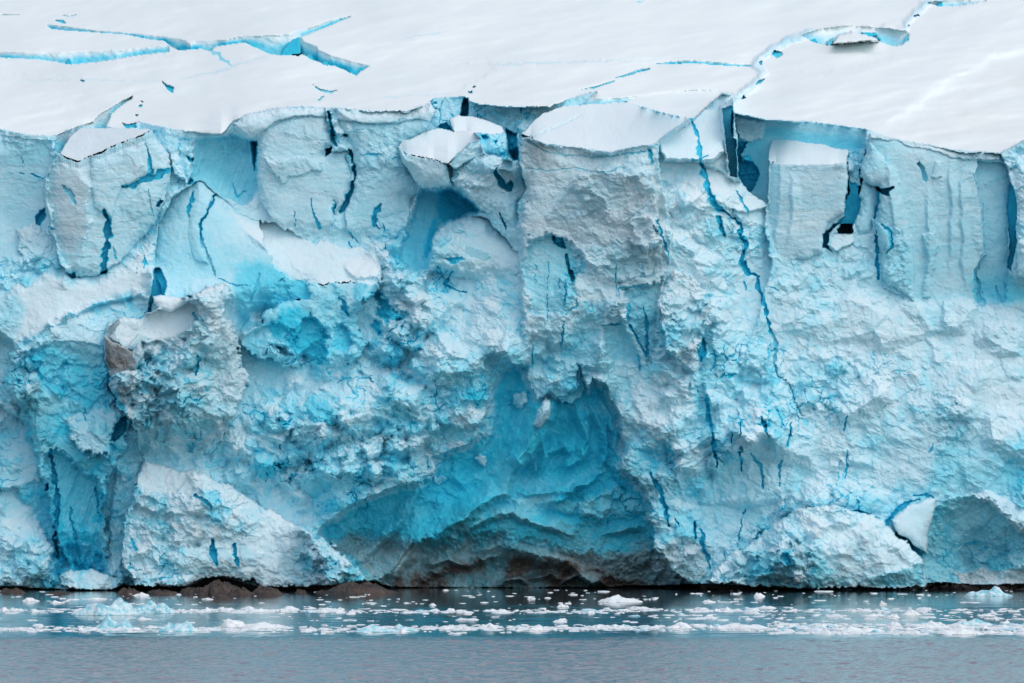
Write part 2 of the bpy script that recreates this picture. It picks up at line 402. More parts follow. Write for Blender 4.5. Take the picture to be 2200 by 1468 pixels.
# blue niche
form([(420,300),(475,292),(500,285),(520,292),(556,298),(553,360),(560,400),(545,430),(520,445),(480,430),(455,410),(430,395),(412,400),(412,350)], h=-215, gx=-0.35, gy=0.25, E=-40, r=25, soft=6, rough=4, blue=0.36, rub=0.35, st=0.5, flu=0.7)
form([(535,300),(556,298),(553,355),(558,372),(545,368),(540,340)], add=-40, soft=8, blue=0.8, rough=3)
crack([(500,395),(506,418),(510,424),(530,410)], 1.6, 10, 0.6)

k1 = label("ice_column", "bulging pale ice column capped by a thick snow cornice, left of the long curved slit", "ice column")
form([(500,265),(530,247),(600,232),(700,231),(706,258),(717,312),(700,318),(695,328),(745,325),(757,372),(746,430),(722,456),(720,440),(712,505),(650,522),(592,482),(556,430),(553,380),(556,300),(520,292),(505,278)],
     h=-130, gx=-0.1, gy=0.15, E=28, r=9, rough=4, soft=2, rub=0.3, st=0.6, blue=0.22, dirt=0.05, lab=k1, yb=(470,520))
form([(500,265),(530,247),(600,232),(703,231),(706,250),(640,250),(590,262),(556,290),(540,298),(515,290)], add=16, E=6, r=6, rough=3, soft=2, rub=0.1, dirt=0.03, blue=0.16)
form([(560,330),(610,345),(640,335),(700,340),(690,365),(640,375),(600,395),(575,360)], add=8, soft=6, rub=0.8, rough=10, dirt=0.12)
crack([(565,285),(600,262),(650,252),(704,254)], [1,1.6,1.6,1], 8, 0.3)
crack([(706,240),(712,268),(716,300),(722,312)], [3,4,4,3], 45, 0.85)
form([(695,318),(716,313),(712,330),(698,334)], add=-40, blue=0.9, soft=2)
form([(735,290),(742,278),(750,290),(745,296)], add=-30, blue=0.9, soft=2)
crack([(748,322),(762,350),(766,372),(758,405),(745,435),(733,457)], [2,5,7,6,5,2], 50, 0.8)
crack([(668,428),(672,455),(688,490)], [1,2,3], 14, 0.65); crack([(632,455),(637,490)], 2, 12, 0.6)
crack([(718,430),(716,450),(724,462)], 3, 14, 0.6)

k2 = label("ice_column", "wide pale ice column under a straight snow cornice, right of the long curved slit", "ice column")
form([(722,231),(800,238),(880,240),(925,222),(936,238),(926,262),(915,285),(880,300),(858,321),(862,345),(882,372),(900,405),(880,430),(880,490),(860,540),(800,540),(745,500),(738,460),(766,380),(756,325),(745,290),(726,262)],
     h=-130, gx=-0.05, gy=0.1, E=30, r=14, rough=4, soft=2, rub=0.35, st=0.7, blue=0.25, dirt=0.03, lab=k2, yb=(480,530))
form([(722,231),(800,238),(880,240),(925,222),(936,238),(926,262),(900,255),(850,265),(780,266),(740,260),(724,255)], add=15, E=5, r=5, rough=2, soft=2, rub=0.1, blue=0.14)
crack([(745,263),(785,268),(830,267),(860,258),(900,256),(920,263)], [1,1.5,1.5,1.5,1.5,1], 8, 0.3)
crack([(775,333),(810,332),(818,331)], 2, 9, 0.5); crack([(840,342),(862,340)], 2, 9, 0.5)
crack([(818,440),(806,462),(803,480),(815,492)], [2,5,3,2], 25, 0.75); crack([(824,482),(828,495)], 3, 14, 0.7)
crack([(865,508),(867,514)], 2, 12, 0.7); crack([(828,525),(830,535)], 3, 14, 0.7)
for (a, b) in ((750,500),(762,510),(748,520),(760,535)):
    crack([(a,b),(a+8,b+10)], 3, 12, 0.6)

# blue hollow under the perched block
form([(900,402),(975,400),(1005,420),(1042,455),(1010,466),(960,482),(938,505),(930,545),(922,585),(880,590),(850,560),(860,520),(880,470),(888,430)], h=-190, gx=-0.45, gy=0.5, E=-10, r=18, soft=14, rough=5, blue=0.42, rub=0.15, flu=0.2)
form([(940,402),(985,408),(1010,425),(1042,455),(1005,462),(960,478),(938,480),(930,440)], attr_only=True, blue=0.62, soft=14)
form([(925,470),(945,470),(930,540),(915,570),(905,540)], attr_only=True, blue=0.62, soft=8)

# perched blocks
pb2 = label("ice_block", "small snow capped ice block tilted behind the bigger perched block", "ice block")
form([(965,256),(982,249),(1014,250),(1052,261),(1079,273),(1088,290),(1092,318),(1090,342),(1060,338),(1040,330),(1030,300),(976,286)], h=-100, gx=-0.6, gy=0.2, E=14, r=8, rough=3, blue=0.35, rub=0.7, lab=pb2)
cap([(965,256),(982,249),(1014,250),(1052,261),(1079,273),(1084,286),(1055,289),(1024,285),(976,284)], 2.6, lab=pb2)
form([(1030,290),(1050,290),(1045,305),(1036,300)], add=-14, blue=0.7, soft=3); form([(1058,300),(1068,298),(1062,315)], add=-14, blue=0.7, soft=3); form([(1070,325),(1088,322),(1086,338),(1075,335)], add=-8, blue=0.6, soft=4)
rib = label("ice_rib", "crumbly white ice rib curving down below the perched blocks", "ice rib")
form([(1015,338),(1040,328),(1065,335),(1092,342),(1118,350),(1132,400),(1118,440),(1112,490),(1085,490),(1060,462),(1030,448),(1005,422),(985,404),(968,388),(970,365)], h=-50, gx=-0.1, gy=0.35, E=30, r=14, rough=6, blue=0.15, rub=0.9, lab=rib, dirt=0.03)
form([(1058,368),(1068,358),(1078,380),(1085,396),(1100,386),(1106,395),(1098,412),(1085,416),(1068,402)], add=-45, blue=0.66, soft=4, rough=4)
form([(1072,362),(1100,366),(1108,385),(1100,395),(1082,385)], add=8, blue=0.08, soft=3, rub=0.3)
crack([(1072,458),(1080,478),(1090,492)], 3, 25, 0.8)
pb = label("ice_block", "large snow topped ice block perched above the blue hollow", "ice block")
form([(858,321),(875,332),(913,338),(962,352),(968,385),(976,402),(940,404),(905,406),(886,385),(880,370),(862,345)], h=-30, gx=0.1, gy=-0.35, E=25, r=12, rough=3, blue=0.2, rub=0.2, st=0.5, lab=pb)
form([(1034,300),(1038,330),(1016,342),(976,366),(962,352),(1007,307)], h=-40, gx=-0.9, rough=3, blue=0.2, rub=0.4, lab=pb, dirt=0.05)
cap([(855,318),(866,300),(882,300),(913,283),(941,276),(976,283),(1014,281),(1034,300),(1007,307),(962,352),(913,338),(875,332)], 2.2, lab=pb)
form([(968,362),(978,360),(985,375),(978,392),(968,385)], add=-10, blue=0.3, soft=4, dirt=0.1)

bou = label("ice_boulder", "rounded pale ice boulder at the foot of the blue hollow", "ice boulder")
form([(931,507),(945,490),(975,472),(1007,462),(1031,462),(1052,472),(1065,495),(1100,520),(1118,560),(1112,610),(1060,610),(1000,600),(945,585),(918,582),(930,540)], h=-50, gx=0.1, gy=0.45, E=40, r=16, rough=5, blue=0.17, rub=0.5, lab=bou, dirt=0.03, yb=(560,605))
form([(996,545),(1003,524),(1052,540),(1056,550),(1040,562)], add=10, gy=-0.4, blue=0.3, rub=0.05, soft=2)
form([(945,555),(990,548),(1000,560),(975,568)], add=-10, blue=0.6, soft=5, rough=6)
crack([(972,582),(965,600),(952,612),(975,622),(1000,628)], [2,4,3,2,1], 18, 0.6)

# ------------------------------------------------------------------ central bastion
cen = label("ice_bastion", "huge central ice bastion with a flat polygonal snow top and grey banded front", "ice bastion")
form([(1121,287),(1135,294),(1169,307),(1214,314),(1273,320),(1314,326),(1359,316),(1411,307),(1415,340),(1425,420),(1440,520),(1432,600),(1420,700),(1400,780),(1300,800),(1200,780),(1125,760),(1118,650),(1112,560),(1112,480),(1130,400),(1112,340)],
     h=55, gx=0.05, gy=0.06, E=30, r=16, rough=7, soft=10, rub=0.34, st=0.8, blue=0.12, dirt=0.10, lab=cen, yb=(640,800))
form([(1228,390),(1280,360),(1340,372),(1400,370),(1412,470),(1426,520),(1418,590),(1330,612),(1262,545),(1217,497),(1170,490),(1172,466)], add=18, gy=-0.3, gx=0.12, soft=3, rough=7, blue=0.14, dirt=0.13, rub=0.5)
form([(1245,430),(1290,410),(1310,440),(1300,480),(1262,470)], add=8, gx=0.4, gy=-0.3, soft=5, rough=10)
form([(1355,470),(1380,440),(1410,480),(1420,520),(1380,540),(1355,525)], add=10, gx=0.2, soft=4, rough=10, rub=1.1, dirt=0.16)
form([(1115,530),(1128,508),(1160,497),(1210,502),(1240,520),(1262,560),(1245,620),(1240,690),(1180,700),(1130,690),(1118,640),(1112,580)], add=-26, gy=0.12, soft=22, rough=14, blue=0.3, rub=0.5, dirt=0.02, flu=0.8)
form([(1180,505),(1210,508),(1218,535),(1205,530),(1188,520)], add=-30, blue=0.75, soft=3)
form([(1328,617),(1390,612),(1428,585),(1415,640),(1412,740),(1392,795),(1368,740),(1345,700),(1350,660),(1340,630)], add=-24, soft=9, rough=8, blue=0.3, rub=0.4, flu=0.8)
form([(1290,702),(1345,697),(1375,760),(1382,792),(1330,785),(1300,770)], add=-10, soft=10, rough=6, blue=0.28, rub=0.3, st=0.3)
form([(1240,640),(1330,640),(1300,700),(1280,780),(1200,790),(1215,720)], attr_only=True, rub=0.45, blue=0.28, soft=20)
form([(1300,660),(1345,640),(1350,690),(1290,702)], add=14, soft=4, rough=6, rub=1, blue=0.12, dirt=0.05)
tp = [(1121,287),(1165,243),(1210,228),(1340,220),(1356,222),(1400,236),(1459,250),(1482,254),(1428,290),(1411,307),(1359,316),(1314,326),(1273,320),(1214,314),(1169,307),(1135,294)]
cap(tp, 3.4, lab=cen)
crack([(1358,224),(1400,237),(1459,251)], [1,1.5,2], 14, 0.3)
crack([(1137,296),(1170,283),(1215,264),(1235,254),(1248,247)], [2.5,2,2,1.5,1], 14, 0.12)
crack([(1135,306),(1170,326),(1214,334),(1273,337),(1314,336),(1360,330),(1400,322)], [1.5,2,2,2,2,1.6,1], 10, 0.3)
crack([(1127,360),(1180,368),(1230,362),(1290,372),(1340,360)], [1,1.6,1.6,1.2,1], 7, 0.3)
crack([(1397,322),(1400,345),(1398,352)], [3,4,2], 20, 0.5)
crack([(1412,475),(1420,500),(1432,535),(1445,562)], [2,3,3,2], 20, 0.6); crack([(1446,552),(1455,570)], 3, 16, 0.6)
crack([(1215,548),(1222,575),(1232,603)], [2,5,3], 28, 0.82)
for c in ([(1177,560),(1178,600),(1176,640),(1178,690)], [(1215,600),(1216,650),(1213,660)], [(1152,570),(1150,610)], [(1200,600),(1201,622)], [(1325,560),(1320,600),(1328,625)], [(1215,690),(1207,720),(1204,745)],
          [(1146,745),(1144,770),(1141,790)], [(1330,620),(1329,636)], [(1240,640),(1238,660),(1215,678)]):
    crack(c, 1.6, 9, 0.48)
crack([(1355,700),(1370,730),(1388,765)], [2,3,2], 18, 0.6); crack([(1383,660),(1390,700),(1392,760)], [2,3,2], 18, 0.6); crack([(1352,655),(1348,690)], [3,2], 14, 0.6)
crack([(1372,765),(1376,795)], [2,1], 12, 0.5)
crack([(1290,701),(1315,697),(1345,696)], 2.2, 12, 0.5); crack([(1330,618),(1360,616),(1395,611)], 2.2, 12, 0.5)

# plate right of the bastion and its broken right flank
flank = label("ice_buttress", "bright crumbly ice buttress right of the bastion, split by the long blue crack", "ice buttress")
form([(1411,307),(1428,290),(1482,256),(1545,197),(1575,207),(1570,228),(1550,232),(1555,262),(1562,312),(1568,378),(1600,398),(1640,425),(1655,440),(1645,500),(1660,560),(1640,640),(1620,720),(1560,800),(1480,820),(1430,760),(1415,650),(1440,560),(1440,500),(1425,420)],
     h=-20, gx=-0.55, gy=0.25, ref=(1480,450), E=10, r=12, rough=5, soft=4, rub=0.75, blue=0.14, lab=flank, yb=(620,820))
form([(1411,307),(1482,256),(1545,197),(1590,196),(1575,228),(1552,232),(1556,262),(1563,330),(1530,350),(1480,350),(1425,345)], h=10, gx=-0.4, gy=2.6, ref=(1411,320), soft=9, rough=4, blue=0.15, rub=0.6, lab=flank)
form([(1500,345),(1545,365),(1600,400),(1640,425),(1655,445),(1600,460),(1560,450),(1535,420)], add=6, gy=0.5, soft=6, rub=0.5, blue=0.08)
form([(1549,231),(1573,225),(1578,238),(1575,297),(1582,301),(1583,383),(1568,377),(1561,311),(1554,262)], h=-230, gx=-0.3, rough=2.5, soft=1.5, blue=0.52, rub=0.15, flu=0.2)
form([(1570,235),(1577,236),(1577,250),(1575,300),(1571,280)], add=-30, blue=0.85, soft=2, rough=2)
pl_ = [(1340,219),(1390,205),(1440,197),(1545,194),(1552,200),(1520,228),(1490,256),(1482,254),(1459,250),(1400,236),(1356,222)]
sl = box(pl_, 4)
m_ = inside(X[sl] + 1.5 * WX2[sl], Y[sl] + 1.5 * WY2[sl], pl_)
H[sl] = np.where(m_, plat(X[sl], Y[sl]) - 4, H[sl])
for A in (BLUE, RUB, STR, DIRT): A[sl] = np.where(m_, 0, A[sl])
LAB[sl] = np.where(m_, snow_id, LAB[sl]); PLATE = np.zeros(X.shape, bool); PLATE[sl] = m_
# knobbly lump
lump = label("ice_lump", "knobbly white ice lump bulging from the buttress beside the banded bastion", "ice lump")
form([(1415,620),(1440,590),(1470,575),(1500,600),(1530,640),(1520,700),(1505,740),(1490,780),(1450,780),(1425,740),(1412,680)], add=40, E=34, r=14, rough=9, soft=3, rub=1.3, blue=0.1, dirt=0.08, lab=lump, yb=(740,800))
form([(1495,740),(1515,720),(1520,760),(1505,785)], add=-25, blue=0.6, soft=4)
C1 = [(1485,259),(1500,294),(1506,345),(1514,373),(1523,408),(1537,442),(1554,455),(1595,483),(1589,504),(1602,528),(1595,562),(1606,587),(1630,593),(1628,621),(1644,656),(1647,683),(1654,711),(1668,735),(1663,780),(1671,808),(1696,825),(1709,860),(1726,897)]
crack(C1, [2.5,3.5,4,5,6,6,2,2.5,4,5,5,4,2,4,4.5,3,3.5,4,3.5,2,1.5,1.5,1], 26, 0.66)
crack([(1490,345),(1506,343),(1520,335)], [3,3,1], 20, 0.7)
crack([(1545,470),(1550,490),(1556,505)], [4,4,3], 22, 0.65); crack([(1582,412),(1592,430),(1608,455)], [2,3,1], 16, 0.6)

# ------------------------------------------------------------------ right side: blue wall, block, pillars, cliff
form([(1576,242),(1647,256),(1699,259),(1785,266),(1861,278),(1862,330),(1850,420),(1740,450),(1650,440),(1620,420),(1585,385),(1583,300)], h=-250, gy=0.12, rough=3, soft=1.5, blue=0.3, rub=0.12, st=0.6)
form([(1576,300),(1640,262),(1861,290),(1862,335),(1650,310),(1640,420),(1600,400)], attr_only=True, blue=0.42, soft=18)
form([(1576,245),(1650,262),(1640,300),(1610,310),(1583,300)], add=10, soft=5, rub=0.6, blue=0.12, rough=5)
form([(1583,303),(1609,307),(1592,330),(1592,345),(1620,345),(1632,372),(1626,400),(1612,414),(1592,397),(1583,383)], h=-285, rough=4, soft=2, blue=0.74, rub=0.6)
form([(1590,335),(1610,335),(1622,350),(1600,350)], add=30, rough=3, soft=3, blue=0.6)
rb = label("ice_block", "tall square ice block with flat white top and grey banding", "ice block")
form([(1651,345),(1682,352),(1785,351),(1822,347),(1824,380),(1818,420),(1816,455),(1780,480),(1768,510),(1770,545),(1740,556),(1680,562),(1655,520),(1645,450),(1650,400)], h=-70, gx=0.05, gy=0.12, E=16, r=5, rough=3, soft=1.8, yb=(540,575), rub=0.08, st=1.0, blue=0.2, dirt=0.08, lab=rb)
form([(1651,345),(1680,352),(1678,420),(1665,520),(1680,562),(1655,520),(1645,450)], add=-10, gx=0.5, soft=8, blue=0.25)
cap([(1649,345),(1658,301),(1689,301),(1768,311),(1796,320),(1823,323),(1822,349),(1785,353),(1682,354)], 2.8, rough=1.5, lab=rb)
# broken ice beside the block and the black hole
form([(1822,325),(1862,318),(1858,345),(1846,365),(1850,400),(1822,405)], h=-180, gy=0.6, gx=-0.2, rough=4, blue=0.28, rub=0.8)
form([(1822,385),(1846,395),(1850,430),(1842,470),(1832,486),(1800,483),(1782,500),(1778,525),(1795,540),(1768,532),(1766,502),(1812,462)], h=-165, rough=4, soft=3, blue=0.7, rub=0.4)
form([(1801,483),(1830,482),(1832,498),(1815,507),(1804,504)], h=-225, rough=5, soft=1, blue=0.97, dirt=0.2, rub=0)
form([(1785,505),(1800,498),(1832,500),(1836,520),(1800,540),(1782,528)], h=-100, gy=0.9, rough=4, blue=0.12, rub=0.6)
pil = label("ice_pillar", "slim pale ice pillar between the banded block and the right hand cliff", "ice pillar")
form([(1848,395),(1886,400),(1884,450),(1880,475),(1872,502),(1842,508),(1834,482),(1848,440)], h=-110, gx=-0.3, gy=0.15, E=22, r=8, rough=4, soft=2, blue=0.25, rub=0.25, lab=pil)
rc = label("ice_wall", "tall smooth pale ice wall with a flowing curved crease under the snow edge at far right", "ice wall")
form([(1865,285),(1906,296),(1951,306),(2000,313),(2045,323),(2096,328),(2148,330),(2160,345),(2172,392),(2165,450),(2168,520),(2168,590),(2160,650),(2095,662),(1965,650),(1900,620),(1886,520),(1888,470),(1888,402),(1868,400),(1846,382),(1846,362),(1860,330)],
     h=-110, gx=-0.12, gy=0.1, E=22, r=8, rough=3.5, soft=2, blue=0.25, dirt=0.05, rub=0.16, st=0.65, lab=rc, yb=(625,668))
form([(1865,285),(1951,304),(2045,321),(2148,328),(2150,345),(2090,345),(2040,338),(1990,320),(1960,318),(1930,305),(1870,298)], add=10, E=4, r=4, soft=2, rough=3, rub=0.5, dirt=0.12, blue=0.18)
form([(1868,300),(1893,333),(1920,362),(1932,390),(1942,440),(1955,500),(1966,560),(1966,650),(1895,600),(1886,500),(1890,402),(1868,400),(1846,382),(1848,360),(1862,330)], add=20, E=10, r=8, soft=3, rough=3)
form([(1886,470),(1940,480),(1965,560),(1966,650),(1890,620),(1880,560)], attr_only=True, rub=1.1, blue=0.26, soft=12)
form([(2094,372),(2103,345),(2160,350),(2172,392),(2165,450),(2168,590),(2160,650),(2098,660),(2095,575),(2116,545),(2110,450)], add=-26, gx=0.15, soft=2.5, rough=3, blue=0.3)
crack([(2093,375),(2108,440),(2116,540),(2098,578),(2095,655)], [1,1.6,1.6,1.6,2], 9, 0.35)
form([(1968,352),(1975,345),(1988,360),(1995,385),(1990,392),(1982,388),(1978,365)], add=-16, gx=0.6, soft=3, rough=2, blue=0.42)
for pts_ in ([(1905,330),(1915,420),(1925,520)], [(1990,400),(1998,500),(1990,620)], [(2040,345),(2046,450),(2040,600)], [(2070,360),(2066,480),(2075,640)], [(1700,370),(1704,450),(1690,540)]):
    ridge(pts_, 18, 9, 1.0, 0.7, rough=6)
form([(1980,500),(2008,496),(2018,520),(2010,560),(2000,640),(1980,640),(1992,560)], add=12, E=6, r=4, soft=3, rough=4, rub=0.5)
form([(2010,345),(2026,345),(2026,380),(2012,385),(2000,380)], add=8, E=2, r=4, soft=2, rough=2)
form([(1880,400),(1892,404),(1922,400),(1922,405),(1912,410),(1912,422),(1895,418),(1882,408)], add=-45, rough=2, soft=1.5, blue=0.88)
crack([(1887,405),(1886,440),(1880,468),(1884,500),(1885,540),(1887,598)], [3,3,3,2,3,2], 28, 0.7)
form([(1870,470),(1880,468),(1895,485),(1912,500),(1915,530),(1905,540),(1895,520),(1880,500)], add=22, E=8, r=5, soft=2, blue=0.3, rub=0.4)
crack([(1895,483),(1912,497),(1914,530),(1905,545)], [2,3,3,2], 18, 0.6)
form([(2170,385),(2178,400),(2188,440),(2184,480),(2184,520),(2172,585),(2164,575),(2168,520),(2162,450)], h=-170, rough=2.5, soft=1.5, blue=0.66, rub=0.1)
farr = label("ice_lump", "rounded snow topped ice lump at the right edge beside the teal gap", "ice lump")
form([(2165,345),(2200,330),(2400,330),(2400,640),(2230,610),(2186,588),(2182,540),(2190,450),(2176,395)], h=-60, gx=-0.1, gy=0.3, E=35, r=14, rough=5, soft=2, rub=0.6, blue=0.18, lab=farr)
crack([(2094,580),(2100,620),(2108,655)], [1,7,8], 20, 0.6); crack([(2140,615),(2148,640),(2155,648)], [1,3,2], 14, 0.7); crack([(2156,608),(2166,625)], 2, 10, 0.5)
form([(2060,590),(2165,570),(2200,600),(2260,640),(2200,665),(2090,662)], attr_only=True, blue=0.42, soft=30)

# ------------------------------------------------------------------ middle left: ramp, pyramid, snow shelf
ramp = label("snow_drift", "smooth grey white snow drift curving up below the leaning tower", "snow drift")
form([(-300,640),(0,625),(30,600),(60,600),(115,570),(150,598),(200,596),(262,564),(330,487),(350,445),(368,430),(345,520),(332,580),(326,632),(300,640),(200,672),(130,706),(60,742),(25,762),(0,740),(-300,760)], h=8, gx=-0.05, gy=0.30, E=0, r=20, soft=30, rough=4, blue=0.06, rub=0.08, dirt=0.03, lab=ramp)
form([(-300,640),(0,625),(40,620),(70,660),(30,760),(0,860),(-300,880)], attr_only=True, blue=0.25, dirt=0.05, rub=0.25, soft=20)
form([(40,490),(70,475),(105,500),(115,530),(95,560),(50,570),(35,540)], h=-70, gy=0.6, E=18, r=8, rough=6, rub=0.8, blue=0.15)
pyr = label("ice_pyramid", "smooth two peaked ice pyramid with a deep blue crack down its face", "ice pyramid")
form([(340,480),(368,425),(388,410),(412,397),(420,389),(430,388),(440,395),(462,414),(485,430),(510,458),(560,476),(620,498),(655,540),(650,620),(620,680),(520,700),(400,650),(352,640),(338,600),(330,560)],
     h=-70, gy=0.5, gx=-0.05, E=50, r=22, rough=3, soft=2, rub=0.12, st=0.25, blue=0.26, lab=pyr, ref=(440,500), yb=(610,690))
form([(420,389),(430,388),(440,395),(462,414),(445,455),(428,485),(435,530),(450,570),(415,560),(400,500),(408,440)], add=14, E=6, r=8, gx=0.35, soft=4, rough=3)
form([(468,425),(485,430),(510,458),(560,476),(620,498),(660,540),(600,560),(540,520),(505,480)], add=-8, gx=-0.3, gy=0.6, soft=14, blue=0.12, rough=5)
crack([(413,412),(412,428),(406,445),(405,465)], [1.2,3,3,2], 22, 0.65)
crack([(461,418),(457,435),(445,455),(430,480),(431,500),(438,530),(448,556),(463,592)], [1,2,3,3.5,4,4,3,1.5], 30, 0.72)
crack([(405,535),(410,555)], 1.5, 9, 0.4)
form([(332,575),(346,578),(358,606),(357,634),(345,640),(328,655),(325,680),(312,684),(322,640),(330,600)], add=-36, rough=3, soft=2, blue=0.66, rub=0.1)
crack([(310,548),(312,565),(308,575)], [1,4,2], 14, 0.55); crack([(294,575),(293,590)], 1.6, 10, 0.5)
for c, wd in (([(557,590),(548,620),(535,650)], [2,3,1]), ([(605,600),(615,620),(622,642)], [2,4,3]), ([(600,605),(612,595)], 2), ([(470,600),(500,612),(540,615)], 1)):
    crack(c, wd, 13, 0.55)
shelf = label("snow_shelf", "bright wind smoothed snow shelf ending in a pointed overhanging lip", "snow shelf")
form([(590,560),(640,575),(655,610),(640,660),(560,680),(500,660),(530,600)], attr_only=True, blue=0.46, soft=25, rub=0.3)
form([(740,560),(790,545),(818,580),(770,598),(740,585)], attr_only=True, blue=0.0, soft=8)

bd = label("blue_ice_block", "vivid blue ice block with a crusted white top under the pointed snow shelf", "ice block")
form([(568,665),(600,648),(640,645),(655,608),(700,605),(760,603),(818,600),(822,620),(805,640),(775,650),(770,700),(790,740),(745,790),(700,795),(640,798),(590,775),(540,762),(516,742),(520,715),(560,690)],
     h=14, gx=0.05, gy=0.15, E=10, r=10, rough=8, soft=3, rub=0.8, blue=0.3, lab=bd, yb=(760,800))
form([(640,676),(665,672),(692,690),(706,728),(702,780),(660,790),(610,775),(560,755),(580,740),(620,745),(635,715)], add=-34, gy=-0.1, E=-14, r=12, rough=12, soft=14, blue=0.6, rub=0.7, dirt=0.04)
form([(556,700),(600,688),(625,705),(630,740),(600,752),(560,745),(530,735)], add=-14, rough=12, soft=10, blue=0.66, rub=0.8)
form([(516,705),(535,685),(565,680),(560,700),(530,722),(516,735)], add=18, rough=4, soft=3, blue=0.1, rub=0.4)
form([(585,735),(615,750),(640,765),(600,762)], add=-20, soft=4, blue=0.8, rough=3)
form([(722,632),(735,640),(750,662),(758,676),(742,682),(728,665)], add=-22, rough=9, soft=8, blue=0.7)
form([(800,630),(825,628),(845,655),(880,672),(885,690),(850,698),(828,690),(810,665)], add=-26, rough=12, soft=12, blue=0.58, rub=0.8)
form([(790,700),(815,680),(835,705),(828,725),(805,722)], add=-16, gx=-0.3, rough=10, soft=9, blue=0.56)
form([(705,690),(745,700),(765,745),(740,770),(712,745)], add=-12, gx=-0.4, rough=10, soft=10, blue=0.46, rub=0.6)

cap([(555,472),(600,482),(640,505),(680,521),(700,518),(745,530),(770,528),(800,548),(822,575),(818,600),(800,612),(760,604),(700,607),(655,610),(640,612),(600,590),(575,540)], 1.25, lip=0, rough=6, blue=0.12, rub=0.45, lab=shelf, as_part=False)
form([(630,596),(668,598),(668,645),(632,650),(620,620)], h=-30, gy=0.4, soft=10, rough=8, blue=0.45, rub=0.9)
form([(740,560),(790,545),(822,575),(818,600),(770,600),(740,585)], add=10, gy=0.4, E=5, r=6, soft=6, rough=5, blue=0.0)
form([(495,560),(560,545),(620,580),(650,612),(648,650),(560,684),(520,740),(500,700),(490,620)], attr_only=True, blue=0.46, soft=26, rub=0.5)
form([(330,500),(400,480),(520,500),(560,560),(500,620),(400,640),(335,620)], attr_only=True, blue=0.31, soft=50)
form([(520,690),(640,640),(720,700),(720,800),(600,800),(520,770)], attr_only=True, blue=0.5, soft=34)
# ------------------------------------------------------------------ far left mass with the rubble cornice and blue curtain
lm = label("ice_overhang", "crumbling left hand ice overhang with blue pitted cornice and fluted curtain below", "ice overhang")
form([(5,818),(20,750),(45,740),(100,700),(200,655),(300,630),(322,640),(318,680),(228,704),(222,780),(245,870),(285,905),(272,960),(238,1010),(225,1090),(232,1160),(236,1245),(200,1262),(150,1235),(118,1160),(98,1060),(80,980),(40,880)],
     h=80, gy=0.2, gx=0.05, E=16, r=10, rough=9, soft=5, rub=1.0, blue=0.28, lab=lm, ref=(160,900), yb=(1140,1240), dirt=0.03)
form([(100,700),(200,655),(300,630),(322,640),(318,680),(228,704),(220,750),(180,735),(120,740),(60,760),(30,760)], add=-6, gy=0.7, soft=8, rub=0.7, blue=0.2)
form([(45,745),(110,735),(190,760),(222,800),(240,870),(190,890),(110,860),(60,820)], attr_only=True, blue=0.4, soft=24, rub=1.2)
form([(5,818),(40,760),(80,800),(110,870),(120,960),(90,985),(40,880)], attr_only=True, blue=0.32, dirt=0.12, rub=1.2, soft=12, flu=0.6)
form([(30,880),(90,860),(200,860),(250,1000),(240,1250),(60,1250),(20,1050)], attr_only=True, blue=0.40, soft=40)
form([(90,985),(120,960),(170,1000),(220,1030),(225,1100),(236,1245),(160,1235),(118,1160),(100,1060)], add=-55, E=-22, r=18, soft=14, rough=8, blue=0.46, rub=0.5, flu=1.6)
form([(108,1000),(122,980),(128,1040),(140,1120),(150,1180),(130,1180),(115,1140)], attr_only=True, blue=0.6, soft=16)
crack([(107,968),(114,1000),(122,1060),(124,1100),(118,1160),(125,1200)], [2,5,6,6,6,3], 45, 0.72)
crack([(150,1090),(160,1150),(172,1210)], [2,4,2], 20, 0.6); crack([(205,1050),(212,1100)], [3,4], 20, 0.65)
form([(125,1175),(200,1180),(230,1200),(236,1245),(150,1255),(110,1240)], attr_only=True, blue=0.45, soft=18, rub=1.0)
form([(140,900),(215,868),(240,880),(268,905),(240,945),(235,980),(180,980),(150,950)], add=30, gy=0.5, E=20, r=12, rough=13, soft=10, blue=0.2, rub=1.0)
form([(232,948),(250,910),(262,895),(275,895),(275,925),(262,940),(242,950)], add=-18, blue=0.72, soft=3, rub=0.1)

# foot at the very left, and small slabs by the water
form([(-300,1030),(0,1040),(40,1050),(90,1120),(120,1180),(110,1240),(40,1262),(-300,1262)], h=70, gy=0.5, gx=-0.05, E=24, r=20, rough=8, soft=8, rub=0.7, blue=0.18)
form([(-300,860),(0,870),(50,900),(80,980),(95,1040),(40,1050),(0,1040),(-300,1030)], h=5, gy=0.4, soft=10, rub=0.75, blue=0.22, rough=8)
slb = label("ice_slab", "pale fallen ice slabs lying on the shore beneath the blue curtain", "ice slab")
form([(126,1240),(150,1225),(200,1222),(235,1238),(265,1245),(262,1262),(215,1270),(150,1266),(128,1258)], h=150, gy=1.0, E=16, r=7, rough=4, soft=2, rub=0.6, blue=0.2, lab=slb)

